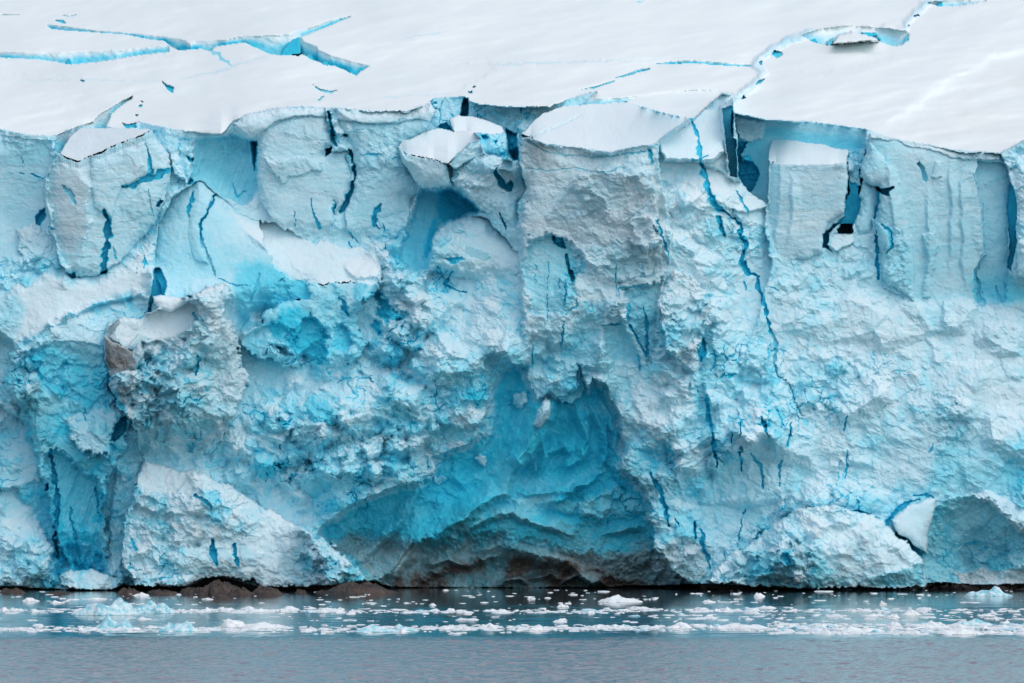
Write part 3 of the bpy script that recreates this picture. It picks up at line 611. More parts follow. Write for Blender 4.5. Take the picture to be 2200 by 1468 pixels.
# ------------------------------------------------------------------ dirty rubble tower
rt = label("rubble_tower", "dirty grey rubble ice tower with snow on top standing at lower left", "ice tower")
form([(222,722),(235,700),(262,681),(297,683),(311,680),(345,665),(395,640),(420,626),(478,610),(490,615),(498,642),(488,655),(487,680),(502,705),(516,740),(518,790),(536,810),(520,870),(500,900),(470,960),(400,1000),(330,1010),(305,1000),(300,950),(285,905),(262,880),(240,855),(232,805)],
     h=150, gy=0.12, gx=-0.15, E=26, r=8, rough=8, soft=2.5, rub=1.3, blue=0.12, dirt=0.15, lab=rt, yb=(880,1010), ref=(380,800))
cap([(224,722),(236,705),(262,681),(300,685),(345,668),(400,645),(425,655),(428,680),(400,712),(372,722),(330,728),(300,718),(270,745),(240,738)], 0.7, lip=4, rough=4, blue=0.03, rub=0.2, dirt=0.03, lab=rt)
form([(222,722),(262,745),(284,756),(300,735),(308,765),(292,790),(262,800),(236,810),(225,770)], h=200, gx=0.35, gy=-0.35, E=10, r=5, rough=3, soft=2, rub=0.3, dirt=0.6, blue=0.08, lab=rt, st=0.5)
form([(262,690),(295,688),(312,720),(306,765),(292,788),(284,756),(262,745),(232,725)], add=12, gx=-0.3, E=6, r=6, soft=3, rough=4, rub=0.3, dirt=0.10)
form([(305,735),(345,728),(362,750),(345,780),(318,790),(305,768)], add=-25, soft=4, rub=1.4, rough=6, dirt=0.14, blue=0.15)
form([(235,830),(262,850),(285,905),(278,890),(255,880),(238,860)], attr_only=True, blue=0.5, soft=8)
slab = label("ice_slab", "thin white snow slab jutting out over the blue slot atop the rubble tower", "snow slab")
form([(328,637),(345,633),(400,641),(412,646),(388,662),(365,672),(340,662),(330,650)], h=128, gy=0.6, E=14, r=5, rough=2, soft=1.5, rub=0.05, blue=0.03, dirt=0, lab=slab)
form([(395,642),(420,627),(478,611),(492,616),(498,642),(488,655),(487,682),(440,695),(425,668),(402,652)], add=4, gy=0.3, E=6, r=6, soft=4, rough=8, rub=1.3, blue=0.1, dirt=0.10)
form([(478,612),(492,618),(498,640),(490,655),(478,652),(472,630)], add=14, E=8, r=4, soft=2, dirt=0.12, blue=0.25, rub=0.5)
crack([(427,770),(425,785),(420,805)], [3,3,1], 14, 0.6); crack([(413,672),(422,685)], [2,3], 12, 0.5)

# ------------------------------------------------------------------ central left rubble: some big facets
bigblocks = []
for pts, a, gx, gy, b in (
    ([(840,770),(880,800),(895,860),(885,930),(850,900),(835,840)], 10, -0.5, 0.1, 0.28),
    ([(690,850),(740,830),(790,850),(800,910),(760,950),(700,920)], 22, 0.1, 0.5, 0.2),
    ([(790,860),(850,840),(890,880),(870,945),(800,940)], 24, -0.3, -0.1, 0.32),
    ([(640,830),(700,800),(730,850),(700,900),(650,890)], 14, 0.2, 0.5, 0.15),
    ([(560,860),(620,850),(640,920),(590,950),(550,920)], 16, -0.2, 0.4, 0.15),
    ([(900,700),(990,680),(1040,740),(1000,800),(930,790)], 16, 0.2, 0.4, 0.13),
    ([(850,640),(930,630),(990,650),(1000,690),(920,710),(860,690)], 20, 0.0, 0.5, 0.10),
    ([(1000,640),(1050,620),(1090,670),(1105,760),(1060,780),(1020,720)], 22, 0.2, 0.4, 0.12),
    ([(870,745),(905,720),(915,760),(895,775)], -8, 0.5, 0, 0.5),
    ([(660,900),(740,920),(800,960),(840,1000),(760,1040),(680,1000)], 16, 0.1, 0.5, 0.13),
    ([(940,860),(1010,850),(1040,880),(1015,930),(950,920)], 14, 0.1, 0.6, 0.12),
    ([(750,1010),(850,980),(920,990),(890,1040),(800,1060),(740,1090)], 18, 0.1, -0.2, 0.24),
    ([(480,880),(560,900),(600,960),(560,1010),(480,990)], 16, -0.1, 0.5, 0.14),
    ([(1460,880),(1500,840),(1530,900),(1530,1000),(1480,1010)], 18, -0.3, 0.2, 0.2),
    ([(1540,870),(1600,850),(1640,900),(1620,980),(1560,1000)], 14, 0.3, 0.3, 0.15),
    ([(1340,850),(1420,800),(1500,820),(1500,880),(1430,930),(1360,920)], 30, -0.1, 0.4, 0.12),
    ([(1700,640),(1780,620),(1830,660),(1790,720),(1720,710)], 12, 0.1, 0.5, 0.1),
    ([(1780,640),(1850,620),(1880,690),(1840,760),(1780,740)], 18, 0.2, -0.1, 0.25),
    ([(1880,650),(1960,640),(1975,700),(1920,760),(1870,720)], 20, -0.1, 0.0, 0.22),
    ([(2020,660),(2060,635),(2075,680),(2050,720)], 22, 0.3, 0.3, 0.14),
    ([(2120,680),(2180,650),(2200,720),(2180,790),(2130,760)], 20, -0.3, 0.2, 0.2),
    ([(2000,780),(2060,740),(2100,800),(2080,900),(2020,880)], 14, 0.4, 0.2, 0.22),
    ([(2080,880),(2180,850),(2260,880),(2230,950),(2120,960)], 18, 0.0, 0.5, 0.13),
    ([(1990,1010),(2080,980),(2180,1000),(2200,1050),(2090,1060)], 14, 0.0, -0.2, 0.28)):
    bigblocks.append((pts, a, gx, gy)); form(pts, attr_only=True, rough=14, soft=14, blue=b)
form([(520,640),(700,780),(720,830),(640,820),(540,790),(520,740)], attr_only=True, blue=0.3, rub=1.2, soft=30)
form([(560,800),(720,620),(830,580),(1000,600),(1100,700),(1050,800),(1040,880),(930,980),(760,1070),(620,1080),(500,1000),(480,880)], attr_only=True, rub=1.15, soft=60)
form([(840,770),(1030,740),(1050,850),(960,960),(840,900)], attr_only=True, blue=0.26, soft=40)
form([(1640,600),(2200,640),(2300,900),(2000,900),(1700,1000),(1640,800)], attr_only=True, rub=0.8, blue=0.12, soft=40)
form([(1720,860),(2000,830),(2080,920),(2000,1060),(1850,1080),(1700,1080),(1640,980)], attr_only=True, rub=0.45, flu=0.45, blue=0.13, soft=50)
form([(1540,1000),(1640,920),(1750,1000),(1700,1090),(1600,1160),(1530,1200),(1490,1100)], attr_only=True, rub=0.4, blue=0.2, soft=30, flu=0.2)
form([(2000,960),(2300,900),(2300,1100),(2080,1060),(1980,1070)], attr_only=True, blue=0.3, rub=0.7, soft=30, flu=0.5)

# ------------------------------------------------------------------ the ice cave
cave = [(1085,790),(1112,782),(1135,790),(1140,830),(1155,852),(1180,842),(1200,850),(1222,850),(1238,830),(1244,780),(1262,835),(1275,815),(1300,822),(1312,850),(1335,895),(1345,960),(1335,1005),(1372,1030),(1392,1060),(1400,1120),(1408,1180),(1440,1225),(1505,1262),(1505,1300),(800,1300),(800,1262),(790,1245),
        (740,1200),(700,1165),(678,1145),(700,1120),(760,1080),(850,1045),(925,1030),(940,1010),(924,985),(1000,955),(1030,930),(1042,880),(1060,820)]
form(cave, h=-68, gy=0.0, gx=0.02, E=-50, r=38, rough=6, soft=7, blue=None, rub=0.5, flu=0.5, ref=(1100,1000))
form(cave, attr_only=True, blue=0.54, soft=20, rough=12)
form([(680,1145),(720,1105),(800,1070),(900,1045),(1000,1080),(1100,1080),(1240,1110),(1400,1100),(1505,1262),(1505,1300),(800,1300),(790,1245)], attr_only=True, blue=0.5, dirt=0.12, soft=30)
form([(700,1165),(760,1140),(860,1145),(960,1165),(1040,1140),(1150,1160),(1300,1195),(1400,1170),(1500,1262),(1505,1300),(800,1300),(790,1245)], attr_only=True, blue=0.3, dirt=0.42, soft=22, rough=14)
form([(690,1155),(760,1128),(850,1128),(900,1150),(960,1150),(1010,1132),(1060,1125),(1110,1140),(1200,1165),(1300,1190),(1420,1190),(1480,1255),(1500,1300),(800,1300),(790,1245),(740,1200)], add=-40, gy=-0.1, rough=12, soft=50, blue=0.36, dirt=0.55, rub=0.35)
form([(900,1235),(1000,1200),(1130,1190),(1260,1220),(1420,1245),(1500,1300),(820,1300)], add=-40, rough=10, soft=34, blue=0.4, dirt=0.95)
form([(1150,880),(1200,860),(1300,870),(1335,960),(1320,1020),(1250,1060),(1100,1060),(1080,1000),(1130,930)], attr_only=True, blue=0.46, rub=0.3, soft=20)
form([(1080,1070),(1150,1040),(1250,1060),(1330,1020),(1390,1060),(1400,1110),(1300,1130),(1200,1110),(1100,1100)], add=20, blue=0.36, rub=1.0, soft=25, rough=8, flu=0.3)
for pts, wd, am, p, sd_, b in (
    ([(835,1262),(860,1215),(905,1160),(940,1148),(985,1120),(1020,1090),(1085,1058),(1105,1010),(1128,960),(1155,900),(1175,855)], 52, 60, 1.0, 0.7, 0.5),
    ([(745,1225),(790,1190),(835,1150),(862,1125),(880,1080),(905,1035)], 30, 42, 1.0, 0.8, 0.5),
    ([(800,1255),(840,1225),(870,1180),(885,1150)], 18, 25, 1.0, 0.6, 0.6),
    ([(955,1175),(990,1140),(1040,1115),(1100,1100),(1160,1130),(1240,1150)], 34, 32, 1.0, 0.7, 0.4),
    ([(1010,1185),(1080,1170),(1160,1190),(1260,1225),(1330,1245)], 30, 30, 1, -0.6, 0.65),
    ([(900,1220),(960,1200),(1010,1215),(1060,1200)], 18, 34, 1, 0.6, 0.62),
    ([(1105,1060),(1160,1062),(1230,1052),(1265,1040)], 16, 30, 1, 0.5, 0.5),
    ([(1170,1085),(1210,1070),(1260,1040),(1300,1010)], 16, 26, 1, 0.6, 0.5),
    ([(1100,1010),(1135,985),(1170,930),(1185,880),(1190,850)], 26, 48, 0.9, 0.5, 0.5),
    ([(1150,1030),(1180,975),(1215,960),(1225,985)], 18, 30, 1, 0.4, 0.46),
    ([(1230,860),(1250,900),(1262,945),(1245,990),(1200,1010)], 20, 30, 0.9, -0.7, 0.5),
    ([(1262,860),(1280,900),(1300,945),(1305,980),(1290,1010)], 16, 26, 0.9, -0.7, 0.5),
    ([(1285,850),(1305,890),(1320,930),(1322,980)], 12, 22, 0.9, -0.6, 0.48),
    ([(1040,1080),(1000,1110),(940,1130)], 22, 24, 1, 0.5, 0.5),
    ([(960,1010),(1000,1040),(1060,1010),(1090,960)], 24, 14, 1, 0.5, 0.5),
    ([(1290,1150),(1340,1135),(1390,1130)], 22, 28, 1, 0.4, 0.45),
    ([(1120,1250),(1180,1235),(1230,1250)], 12, 40, 1, 0.0, 0.5),
    ([(1060,1258),(1110,1245),(1140,1258)], 10, 50, 1, 0.0, 0.45),
    ([(1200,1258),(1240,1238),(1290,1255)], 12, 60, 1, 0.3, 0.45),
    ([(1230,1220),(1260,1240),(1310,1262)], 16, 60, 1, 0.3, 0.5)):
    ridge(pts, wd, am, p, sd_, rough=7, blue=b)
for pts_, am_ in (([(1170,860),(1160,930),(1175,985),(1150,1020)],14),([(1215,880),(1225,930),(1215,975)],12),([(1245,850),(1262,900),(1268,960),(1250,1000)],16),([(1283,850),(1300,905),(1304,960)],14),([(1310,870),(1326,930),(1326,985)],12),([(1120,880),(1105,940),(1085,1000)],14),([(1065,880),(1050,940),(1030,985)],10),([(1145,900),(1135,960),(1110,1010)],12)):
    sl = box(pts_, 40); d, t, sd2 = segdist(X[sl] + 6 * WX[sl], Y[sl] + 6 * WY[sl], pts_)
    en = np.clip(np.minimum(t, len(pts_) - 1 - t) * 2 + 0.1, 0, 1)
    H[sl] += 1.8 * am_ * np.where(sd2 > 0, np.exp(-d / 20), np.exp(-d / 3)) * en
    BLUE[sl] -= 0.12 * np.exp(-d / 5) * en
form([(1130,850),(1200,850),(1330,880),(1330,1000),(1200,1050),(1090,1040),(1060,950)], attr_only=True, blue=0.53, soft=30)
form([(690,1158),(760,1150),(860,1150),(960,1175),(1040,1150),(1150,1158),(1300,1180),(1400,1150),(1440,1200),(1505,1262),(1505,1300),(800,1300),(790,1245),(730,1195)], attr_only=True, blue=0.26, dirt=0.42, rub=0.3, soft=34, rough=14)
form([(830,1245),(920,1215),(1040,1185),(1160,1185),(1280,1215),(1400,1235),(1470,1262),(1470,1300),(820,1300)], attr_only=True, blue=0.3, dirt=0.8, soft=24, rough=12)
form([(1019,990),(1030,975),(1045,978),(1050,995),(1035,1003)], add=24, E=10, r=5, rough=6, soft=2, blue=0.12, rub=1)
form([(930,1020),(940,1025),(950,1018),(965,1030),(945,1045),(932,1040)], add=12, soft=3, rough=3, blue=0.3)
form([(1150,895),(1160,870),(1175,848),(1185,858),(1178,900),(1165,920),(1148,915)], add=34, E=12, r=6, rough=5, soft=2, blue=0.15, rub=1)
form([(1105,845),(1130,838),(1136,862),(1120,880),(1105,868)], add=22, E=10, r=6, rough=5, soft=2, blue=0.2, rub=1)
form([(1200,852),(1222,850),(1240,825),(1244,782),(1256,835),(1250,856),(1225,870),(1205,865)], add=30, gx=-0.5, soft=2, rough=4, blue=0.36, rub=0.6)
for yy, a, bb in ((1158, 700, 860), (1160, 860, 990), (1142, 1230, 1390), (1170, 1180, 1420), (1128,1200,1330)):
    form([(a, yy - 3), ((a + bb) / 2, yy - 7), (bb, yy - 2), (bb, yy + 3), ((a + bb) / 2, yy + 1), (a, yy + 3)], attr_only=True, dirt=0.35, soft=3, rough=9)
# right jamb of the cave
form([(1345,960),(1400,940),(1440,980),(1470,1060),(1500,1140),(1530,1240),(1505,1262),(1440,1240),(1405,1190),(1400,1120),(1392,1060),(1340,1010)], add=20, gx=-0.1, E=20, r=10, rough=8, soft=5, blue=0.25, rub=0.9, flu=0.8)
form([(1400,1190),(1440,1150),(1500,1150),(1530,1200),(1530,1256),(1450,1256),(1390,1230)], attr_only=True, dirt=0.22, blue=0.12, soft=18)
crack([(1302,1000),(1318,1022),(1340,1050),(1345,1058)], [3,3,3,1], 18, 0.65)
crack([(1398,1020),(1415,1050),(1430,1090),(1436,1130)], [3,5,4,2], 24, 0.62); crack([(1450,1115),(1462,1132)], 3, 16, 0.6)

# ------------------------------------------------------------------ cracks on the right face
for c, wd, b in (([(1517,850),(1525,900),(1533,945),(1540,1005)], [3,5,4,1.2], 0.66), ([(1491,1122),(1494,1155)], [3,2], 0.66), ([(1505,1138),(1512,1152),(1506,1165),(1520,1195),(1526,1222)], [2,4,4,3,1], 0.7),
    ([(1590,975),(1594,1010)], [4,2], 0.6), ([(1613,975),(1636,1000),(1638,1045)], [1,3,3], 0.55), ([(1637,900),(1645,920),(1650,940)], [4,3,1], 0.6), ([(1700,910),(1696,935),(1692,958)], [1,3,2], 0.66),
    ([(1680,990),(1675,1015),(1676,1045)], [1,3,1], 0.6), ([(1820,895),(1812,925)], [1,2], 0.55), ([(1820,970),(1818,1028)], [1.6,1.6], 0.6), ([(1804,990),(1800,1030)], [1,1.5], 0.45), ([(1600,1095),(1590,1135),(1584,1175)], [1,2,1], 0.5),
    ([(1900,876),(1908,872)], 2, 0.5), ([(1785,850),(1770,880)], 1.5, 0.45), ([(1695,840),(1722,895)], 1.5, 0.5), ([(1575,925),(1570,955)], 2, 0.5), ([(1590,905),(1592,940)], 2, 0.5),
    ([(1900,1128),(1915,1112),(1935,1090),(1955,1078),(1975,1072)], [6,6,4,4,1], 0.68), ([(1965,1066),(1985,1063),(2005,1070)], [2,3,1], 0.62), ([(1925,1146),(1945,1163),(1965,1182),(1985,1194)], [3,5,5,2], 0.6),
    ([(1740,1148),(1750,1125),(1768,1108),(1795,1096)], [4,6,6,3], 0.5), ([(1810,1097),(1850,1100),(1890,1114)], [2,2.5,2], 0.5), ([(1622,1160),(1635,1146),(1652,1152)], [4,5,2], 0.42), ([(1652,1168),(1656,1190),(1662,1198)], [3,3,2], 0.6)):
    crack(c, wd, 20 if c[0][1] > 1050 else 9, b * 0.93)
rs = np.random.RandomState(11)
for i in range(16):      # small fractures scattered over the broken faces
    reg = [(250,900,620,1060),(560,560,1080,960),(1640,580,2200,900),(1450,820,1900,1060),(60,760,230,960),(300,1040,720,1240),(1560,1110,1960,1250),(2000,660,2200,1040),(1420,300,1640,700)][i % 9]
    x0 = rs.uniform(reg[0], reg[2]); y0 = rs.uniform(reg[1], reg[3]); a = rs.uniform(-0.9, 0.9) + (1.57 if rs.rand() < 0.25 else 0); L = rs.uniform(8, 26)
    crack([(x0, y0), (x0 + L * 0.5 * math.sin(a) + rs.uniform(-3, 3), y0 + L * 0.5 * math.cos(a)), (x0 + L * math.sin(a), y0 + L * math.cos(a))], [0.8, rs.uniform(1.2, 3.0), 0.6], 10, rs.uniform(0.4, 0.62))

# ------------------------------------------------------------------ mounds at the foot
ml = label("ice_mound", "large bright mound of rubbly white ice on brown rocks left of the cave", "ice mound")
form([(262,1130),(285,1060),(308,990),(380,1010),(440,1018),(500,1045),(560,1085),(620,1115),(665,1145),(700,1165),(740,1205),(792,1246),(760,1250),(700,1262),(560,1264),(545,1245),(520,1255),(508,1245),(470,1240),(440,1246),(400,1262),(290,1262),(258,1210)],
     h=200, gx=-0.02, gy=0.42, E=22, r=12, rough=6, soft=3, rub=0.95, blue=0.1, dirt=0.04, lab=ml, ref=(480,1180))
form([(300,1100),(350,1080),(420,1100),(450,1140),(430,1180),(340,1170),(300,1140)], add=-6, gy=-0.7, soft=12, rough=8, dirt=0.12, blue=0.12, rub=1.2)
form([(290,1060),(308,990),(380,1010),(430,1040),(410,1080),(340,1070)], attr_only=True, rub=0.7, blue=0.08, soft=14)
form([(420,1040),(470,1050),(510,1100),(480,1150),(440,1120),(425,1080)], attr_only=True, blue=0.36, rub=1.0, soft=18)
form([(600,1180),(660,1160),(690,1220),(640,1262),(590,1240)], add=-8, gy=-0.2, soft=14, blue=0.18, dirt=0.1)
crack([(456,1165),(460,1195),(465,1215)], [4,6,3], 35, 0.62); crack([(503,1170),(508,1200),(512,1215)], [3,4,2], 28, 0.6)
crack([(420,1065),(440,1075),(452,1090)], [3,4,3], 14, 0.5); crack([(285,1160),(290,1180)], [2,3], 12, 0.5)
form([(400,1262),(440,1246),(470,1240),(508,1245),(512,1230),(440,1235),(400,1250)], attr_only=True, dirt=0.3, soft=5, rough=4)
form([(250,1000),(305,985),(300,1060),(270,1140),(262,1220),(280,1262),(245,1262),(232,1180),(235,1080)], add=30, E=14, r=10, soft=6, rough=7, blue=0.22, rub=0.8, flu=1.0)
tail = label("ice_rubble", "jagged bright blue white ice rubble tailing off the mound towards the cave", "ice rubble")
form([(640,1145),(668,1142),(700,1160),(732,1180),(745,1205),(770,1222),(795,1246),(760,1256),(700,1262),(690,1240),(690,1200),(655,1165)], h=230, gy=0.9, gx=-0.2, E=26, r=8, rough=9, soft=2, rub=1.1, blue=0.16, lab=tail)

mr = label("ice_mound", "wide rubbly ice mound at the waterline right of the cave", "ice mound")
form([(1520,1248),(1545,1215),(1580,1185),(1620,1160),(1660,1130),(1715,1092),(1790,1084),(1880,1108),(1920,1142),(1955,1172),(1982,1203),(1990,1262),(1760,1266),(1620,1262),(1530,1254)],
     h=170, gx=0.0, gy=0.5, E=34, r=20, rough=6, soft=3, rub=0.75, blue=0.1, lab=mr, ref=(1760,1190))
form([(1535,1250),(1560,1215),(1620,1180),(1680,1180),(1700,1170),(1750,1200),(1790,1240),(1760,1266),(1620,1262)], add=6, gy=-0.35, gx=0.1, soft=6, rough=8, blue=0.2, dirt=0.1, rub=1.1)
form([(1695,1168),(1706,1155),(1745,1178),(1790,1220),(1830,1262),(1760,1262),(1730,1215),(1705,1185)], add=14, gy=-0.3, E=6, r=5, soft=3, rough=6, blue=0.2, dirt=0.12, rub=1.0)
form([(1720,1150),(1800,1110),(1890,1120),(1950,1180),(1940,1215),(1850,1230),(1790,1215),(1745,1178)], attr_only=True, blue=0.07, rub=1.0, soft=10)
form([(1860,1240),(1940,1215),(1982,1205),(1990,1262),(1860,1264)], add=0, gy=-0.6, gx=-0.1, soft=8, rough=6, blue=0.3, dirt=0.08, rub=1.0)
form([(1670,1180),(1700,1175),(1710,1215),(1690,1225)], attr_only=True, blue=0.5, soft=10)

# right arch
form([(1990,1110),(2020,1078),(2090,1060),(2150,1085),(2200,1130),(2400,1180),(2400,1270),(2110,1258),(1990,1262),(1975,1200)], h=-30, gx=0.05, gy=-0.1, E=-70, r=36, rough=10, soft=4, blue=0.3, dirt=0.10, rub=0.85, flu=0.3)
form([(2080,1120),(2140,1130),(2180,1180),(2170,1230),(2080,1240),(2050,1190)], add=-40, gy=-0.3, soft=25, rough=8, dirt=0.16)
form([(2040,1230),(2120,1222),(2200,1222),(2400,1222),(2400,1258),(2060,1256)], add=14, soft=6, rough=6, dirt=0.3, blue=0.1, st=0.9, rub=0.4)
arch = label("ice_slab", "smooth triangular ice slab leaning at the left end of the grey arch", "ice slab")
form([(1912,1118),(1950,1088),(1990,1072),(2012,1072),(2008,1110),(1992,1150),(1994,1192),(1960,1172),(1925,1142)], h=110, gx=-0.35, gy=0.3, E=16, r=6, rough=3, soft=2, blue=0.16, rub=0.1, lab=arch)
form([(2080,1060),(2120,1050),(2200,1085),(2400,1110),(2400,1180),(2200,1150),(2150,1105)], add=36, gy=0.4, E=14, r=8, soft=4, rough=6, blue=0.15, rub=0.4)

# ------------------------------------------------------------------ noise on everything
wx = X + 14 * WX; wy = Y + 14 * WY
slant = X * 0.30
f1, e1 = facets(wx, wy - slant, 74, 0, 0.75); f2, e2 = facets(wx + 9, wy + 0.2 * X, 31, 2, 0.85)
f3, e3 = facets(X + 5 * WX2, Y + 5 * WY2, 13, 4, 0.9); f4, e4 = facets(X + 2 * WX2, Y, 6.0, 1, 0.9)
rd = fbm(wx, wy, 60, 5, 2, 0.55, True)
fine = fbm(X, Y, 9, 3, 3)
patch = fbm(X, Y, 130, 3, 5)                      # where it is broken finely or coarsely
R1 = np.clip(RUB, 0, 1.5) * np.clip(0.88 + 1.5 * fbm(X, Y, 190, 2, 2), 0.45, 1.25)
fineamt = np.clip(0.6 + 3.0 * patch, 0.08, 1.5)
def lumps(x, y, sc, k):
    """boulder heap: rounded tops with creases between them"""
    x = x / sc + 7.7 * k; y = y / sc + 3.9 * k
    xi = np.floor(x).astype(np.int32); yi = np.floor(y).astype(np.int32)
    best = np.full(x.shape, -9.0, np.float32)
    for dy in (-1, 0, 1):
        for dx in (-1, 0, 1):
            cx = (xi + dx) & 255; cy = (yi + dy) & 255
            ax = x - (xi + dx + 0.5 + 0.9 * (TAB[k % 6][cy, cx] - 0.5)); ay = y - (yi + dy + 0.5 + 0.9 * (TAB[(k + 1) % 6][cy, cx] - 0.5))
            rr = TAB[(k + 2) % 6][cy, cx]
            g1 = TAB[(k + 3) % 6][cy, cx] - 0.5; g2 = TAB[(k + 4) % 6][cy, cx] - 0.4
            h = 0.9 * rr - (np.abs(ax + 0.4 * ay * g1 * 2) ** 1.5 + np.abs(ay) ** 1.5) * (1.1 + rr) + 0.9 * (ax * g1 + ay * g2)
            best = np.maximum(best, h)
    return best.astype(np.float32)
l2 = lumps(wx + 5 * WX2, wy + 5 * WY2, 27, 5)
scal_ = lumps(X + 0.5 * Y + 12 * WX, Y * 0.75 - 0.2 * X + 10 * WY, 52, 2)
f0, e0 = facets(wx * 0.9 + 0.3 * wy, wy - 0.2 * wx, 120, 3, 0.8)
rb_ = np.random.RandomState(23)
BX = X + 2.2 * WX2 + 3 * WX; BY = Y + 2.2 * WY2 + 3 * WY
def blocks(count, smin, smax, arel, floor, seeds=None):
    """angular broken blocks: each one the intersection of a few random planes, the foremost wins"""
    B = np.full(X.shape, 0, np.float32); C = np.zeros(X.shape, np.float32)
    todo = seeds or []
    n = 0
    while n < count:
        if seeds is None:
            cx = rb_.uniform(-20, 2220); cy = rb_.uniform(250, 1270); n += 1
            jx, jy = min(np.searchsorted(xs, cx), NX - 1), min(np.searchsorted(ys, cy), NY - 1)
            r1 = R1[jy, jx]
            if rb_.rand() > (r1 - floor) * 1.3: continue
            sz = smin * (smax / smin) ** rb_.rand(); A = sz * arel * rb_.uniform(0.6, 1.3) * min(1, 0.4 + 0.6 * r1)
            gx, gy = rb_.uniform(-0.8, 0.8), rb_.uniform(-0.35, 1.1)
        else:
            if n >= len(seeds): break
            cx, cy, sz, A, gx, gy = seeds[n]; n += 1
        m = sz * 1.7
        sl = box([(cx - m, cy - m), (cx + m, cy + m)], 1)
        dx = BX[sl] - cx; dy = BY[sl] - cy
        k = rb_.randint(4, 7); th = rb_.uniform(0, 6.283); q = np.full(dx.shape, -1e9, np.float32)
        ell = rb_.uniform(0.65, 1.0); rot = rb_.uniform(-0.9, 0.9)
        ux = dx * math.cos(rot) + dy * math.sin(rot); uy = (-dx * math.sin(rot) + dy * math.cos(rot)) / ell
        for i in range(k):
            a = th + 6.283 * i / k + rb_.uniform(-0.35, 0.35)
            sl_ = rb_.uniform(0.9, 2.6) * A / sz; off = sz * rb_.uniform(0.55, 0.95)
            q = np.maximum(q, sl_ * (ux * math.cos(a) + uy * math.sin(a) - off))
        h = A + np.clip(gx * dx + gy * dy, -A, A * 0.9) - np.maximum(q, 0) * 2.0
        h = h - 3 * A * sstep(0.72, 1.0, np.maximum(np.abs(dx), np.abs(dy)) / m)
        w_ = h > B[sl]
        C[sl] = np.where(w_, rb_.uniform(-0.5, 0.5), C[sl]); B[sl] = np.where(w_, h, B[sl])
    return B, C
def seed_of(p):
    pts, a, gx, gy = p; q = np.array(pts, float)
    return (q[:, 0].mean(), q[:, 1].mean(), 0.55 * min(np.ptp(q[:, 0]), np.ptp(q[:, 1])) + 8, abs(a) * 1.25, gx, gy)
B0, C0 = blocks(99, 0, 0, 0, 0, [seed_of(p) for p in bigblocks if p[1] > 0])
B1, C1_ = blocks(380, 32, 95, 0.42, 0.28)
B2, C2 = blocks(1900, 12, 34, 0.7, 0.12)
B3, C3 = blocks(15000, 4.5, 12, 0.85, 0.06)
blur = lambda a: (a + 0.5 * (np.roll(a, 1, 0) + np.roll(a, -1, 0) + np.roll(a, 1, 1) + np.roll(a, -1, 1))) / 3
incave = inside(X + 5 * WX, Y + 5 * WY, cave) & (Y < 1262)
scal = lumps(X + 0.4 * Y + 10 * WX, Y * 0.8 + 8 * WY, 46, 2) if False else None
N = 8 * f0 + 9 * f1 + 6 * f2 + 2.5 * f3 * fineamt + 8 * rd + 2.0 * fine
BL = B0 / np.maximum(R1, 0.45) + B1 + B2 * np.clip(0.5 + 0.6 * fineamt, 0.4, 1.1) + B3 * np.clip(fineamt, 0.5, 1.2)
N = blur(N)
N = N + BL * np.where(incave, 0.35, 1.0)
edge = (1 - sstep(0.0, 0.10, e2)) * (vnoise(X / 60, Y / 60, 3) > 0.12) * (R1 > 0.5) * (vnoise(X / 45, Y / 45, 2) > 0.08)
edge3 = (1 - sstep(0.0, 0.16, e3)) * (vnoise(X / 38 + 7, Y / 38, 1) > 0.2) * (R1 > 0.6) * (vnoise(X / 30, Y / 30, 5) > 0.1)
N = N - 5 * edge - 2 * edge3
N = N + 0.8 * fbm(X, Y, 5, 2, 1)
crease = np.clip(-l2 * 1.2 + 0.05, 0, 0.5) * (R1 > 0.3)
smoothN = 7 * fbm(X, Y, 120, 4, 1) + 1.5 * fbm(X, Y, 26, 3, 2) + 0.6 * WX2
strat = fbm(X + 8 * WX, (Y + 0.06 * X + 7 * WX + 10 * fbm(X, Y, 160, 2, 3)) * 9, 150, 4, 4, 0.75)
fl_a = fbm(X * 1.0 + 0.35 * Y, Y * 0.16, 16, 4, 0, 0.6, True)                       # near vertical flutes
fl_b = fbm((X + Y * 0.8) * 0.20, (Y - X * 0.5) * 1.0, 24, 4, 5, 0.6, True)          # diagonal flow on the right slope and in the cave
fl = np.where(X < 560, fl_a, np.where(X > 1580, fl_b, 0.5 * fl_a + 0.5 * fl_b))
offp = ~pm
H = H + np.where(~pm, 26 * fbm(X + 0.3 * Y, Y, 260, 3, 1) * sstep(540, 720, Y) * (1 - sstep(1150, 1240, Y)), 0)
Hn = H + N * R1 * np.where(offp, 1, 0.6) + smoothN * np.where(offp, 1, 0) * (1 - 0.6 * np.clip(R1, 0, 1)) + 1.9 * strat * STR + 12 * fl * FLU - np.where(incave, 9 * scal_, 0)
Hn = Hn - 26 * 0
BLUE = BLUE + np.where(offp & (Y > 380) & ~PLATE, 0.10 * sstep(380, 620, Y) * np.clip(R1, 0, 1), 0)
BLUE = np.clip(BLUE + R1 * (0.38 * edge + 0.2 * edge3) + np.where(offp, 0.05 * patch + 0.04 * fbm(X, Y, 34, 3, 0) * (0.5 + R1), 0) + 0.11 * strat * STR + R1 * (0.13 * C1_ + 0.18 * C2 + 0.10 * C3) * np.where(incave, 0.3, 1) + 0.16 * crease * np.clip(0.6 + 2 * fbm(X, Y, 90, 2, 4), 0, 1.3) * np.clip(1 - 1.6 * STR, 0.1, 1) + 0.03 * offp, 0, 1)
DIRT = np.clip(DIRT + 0.05 * STR * strat * (STR > 0.3) + DIRT * 0.8 * fbm(X, Y, 40, 3, 2), 0, 1)

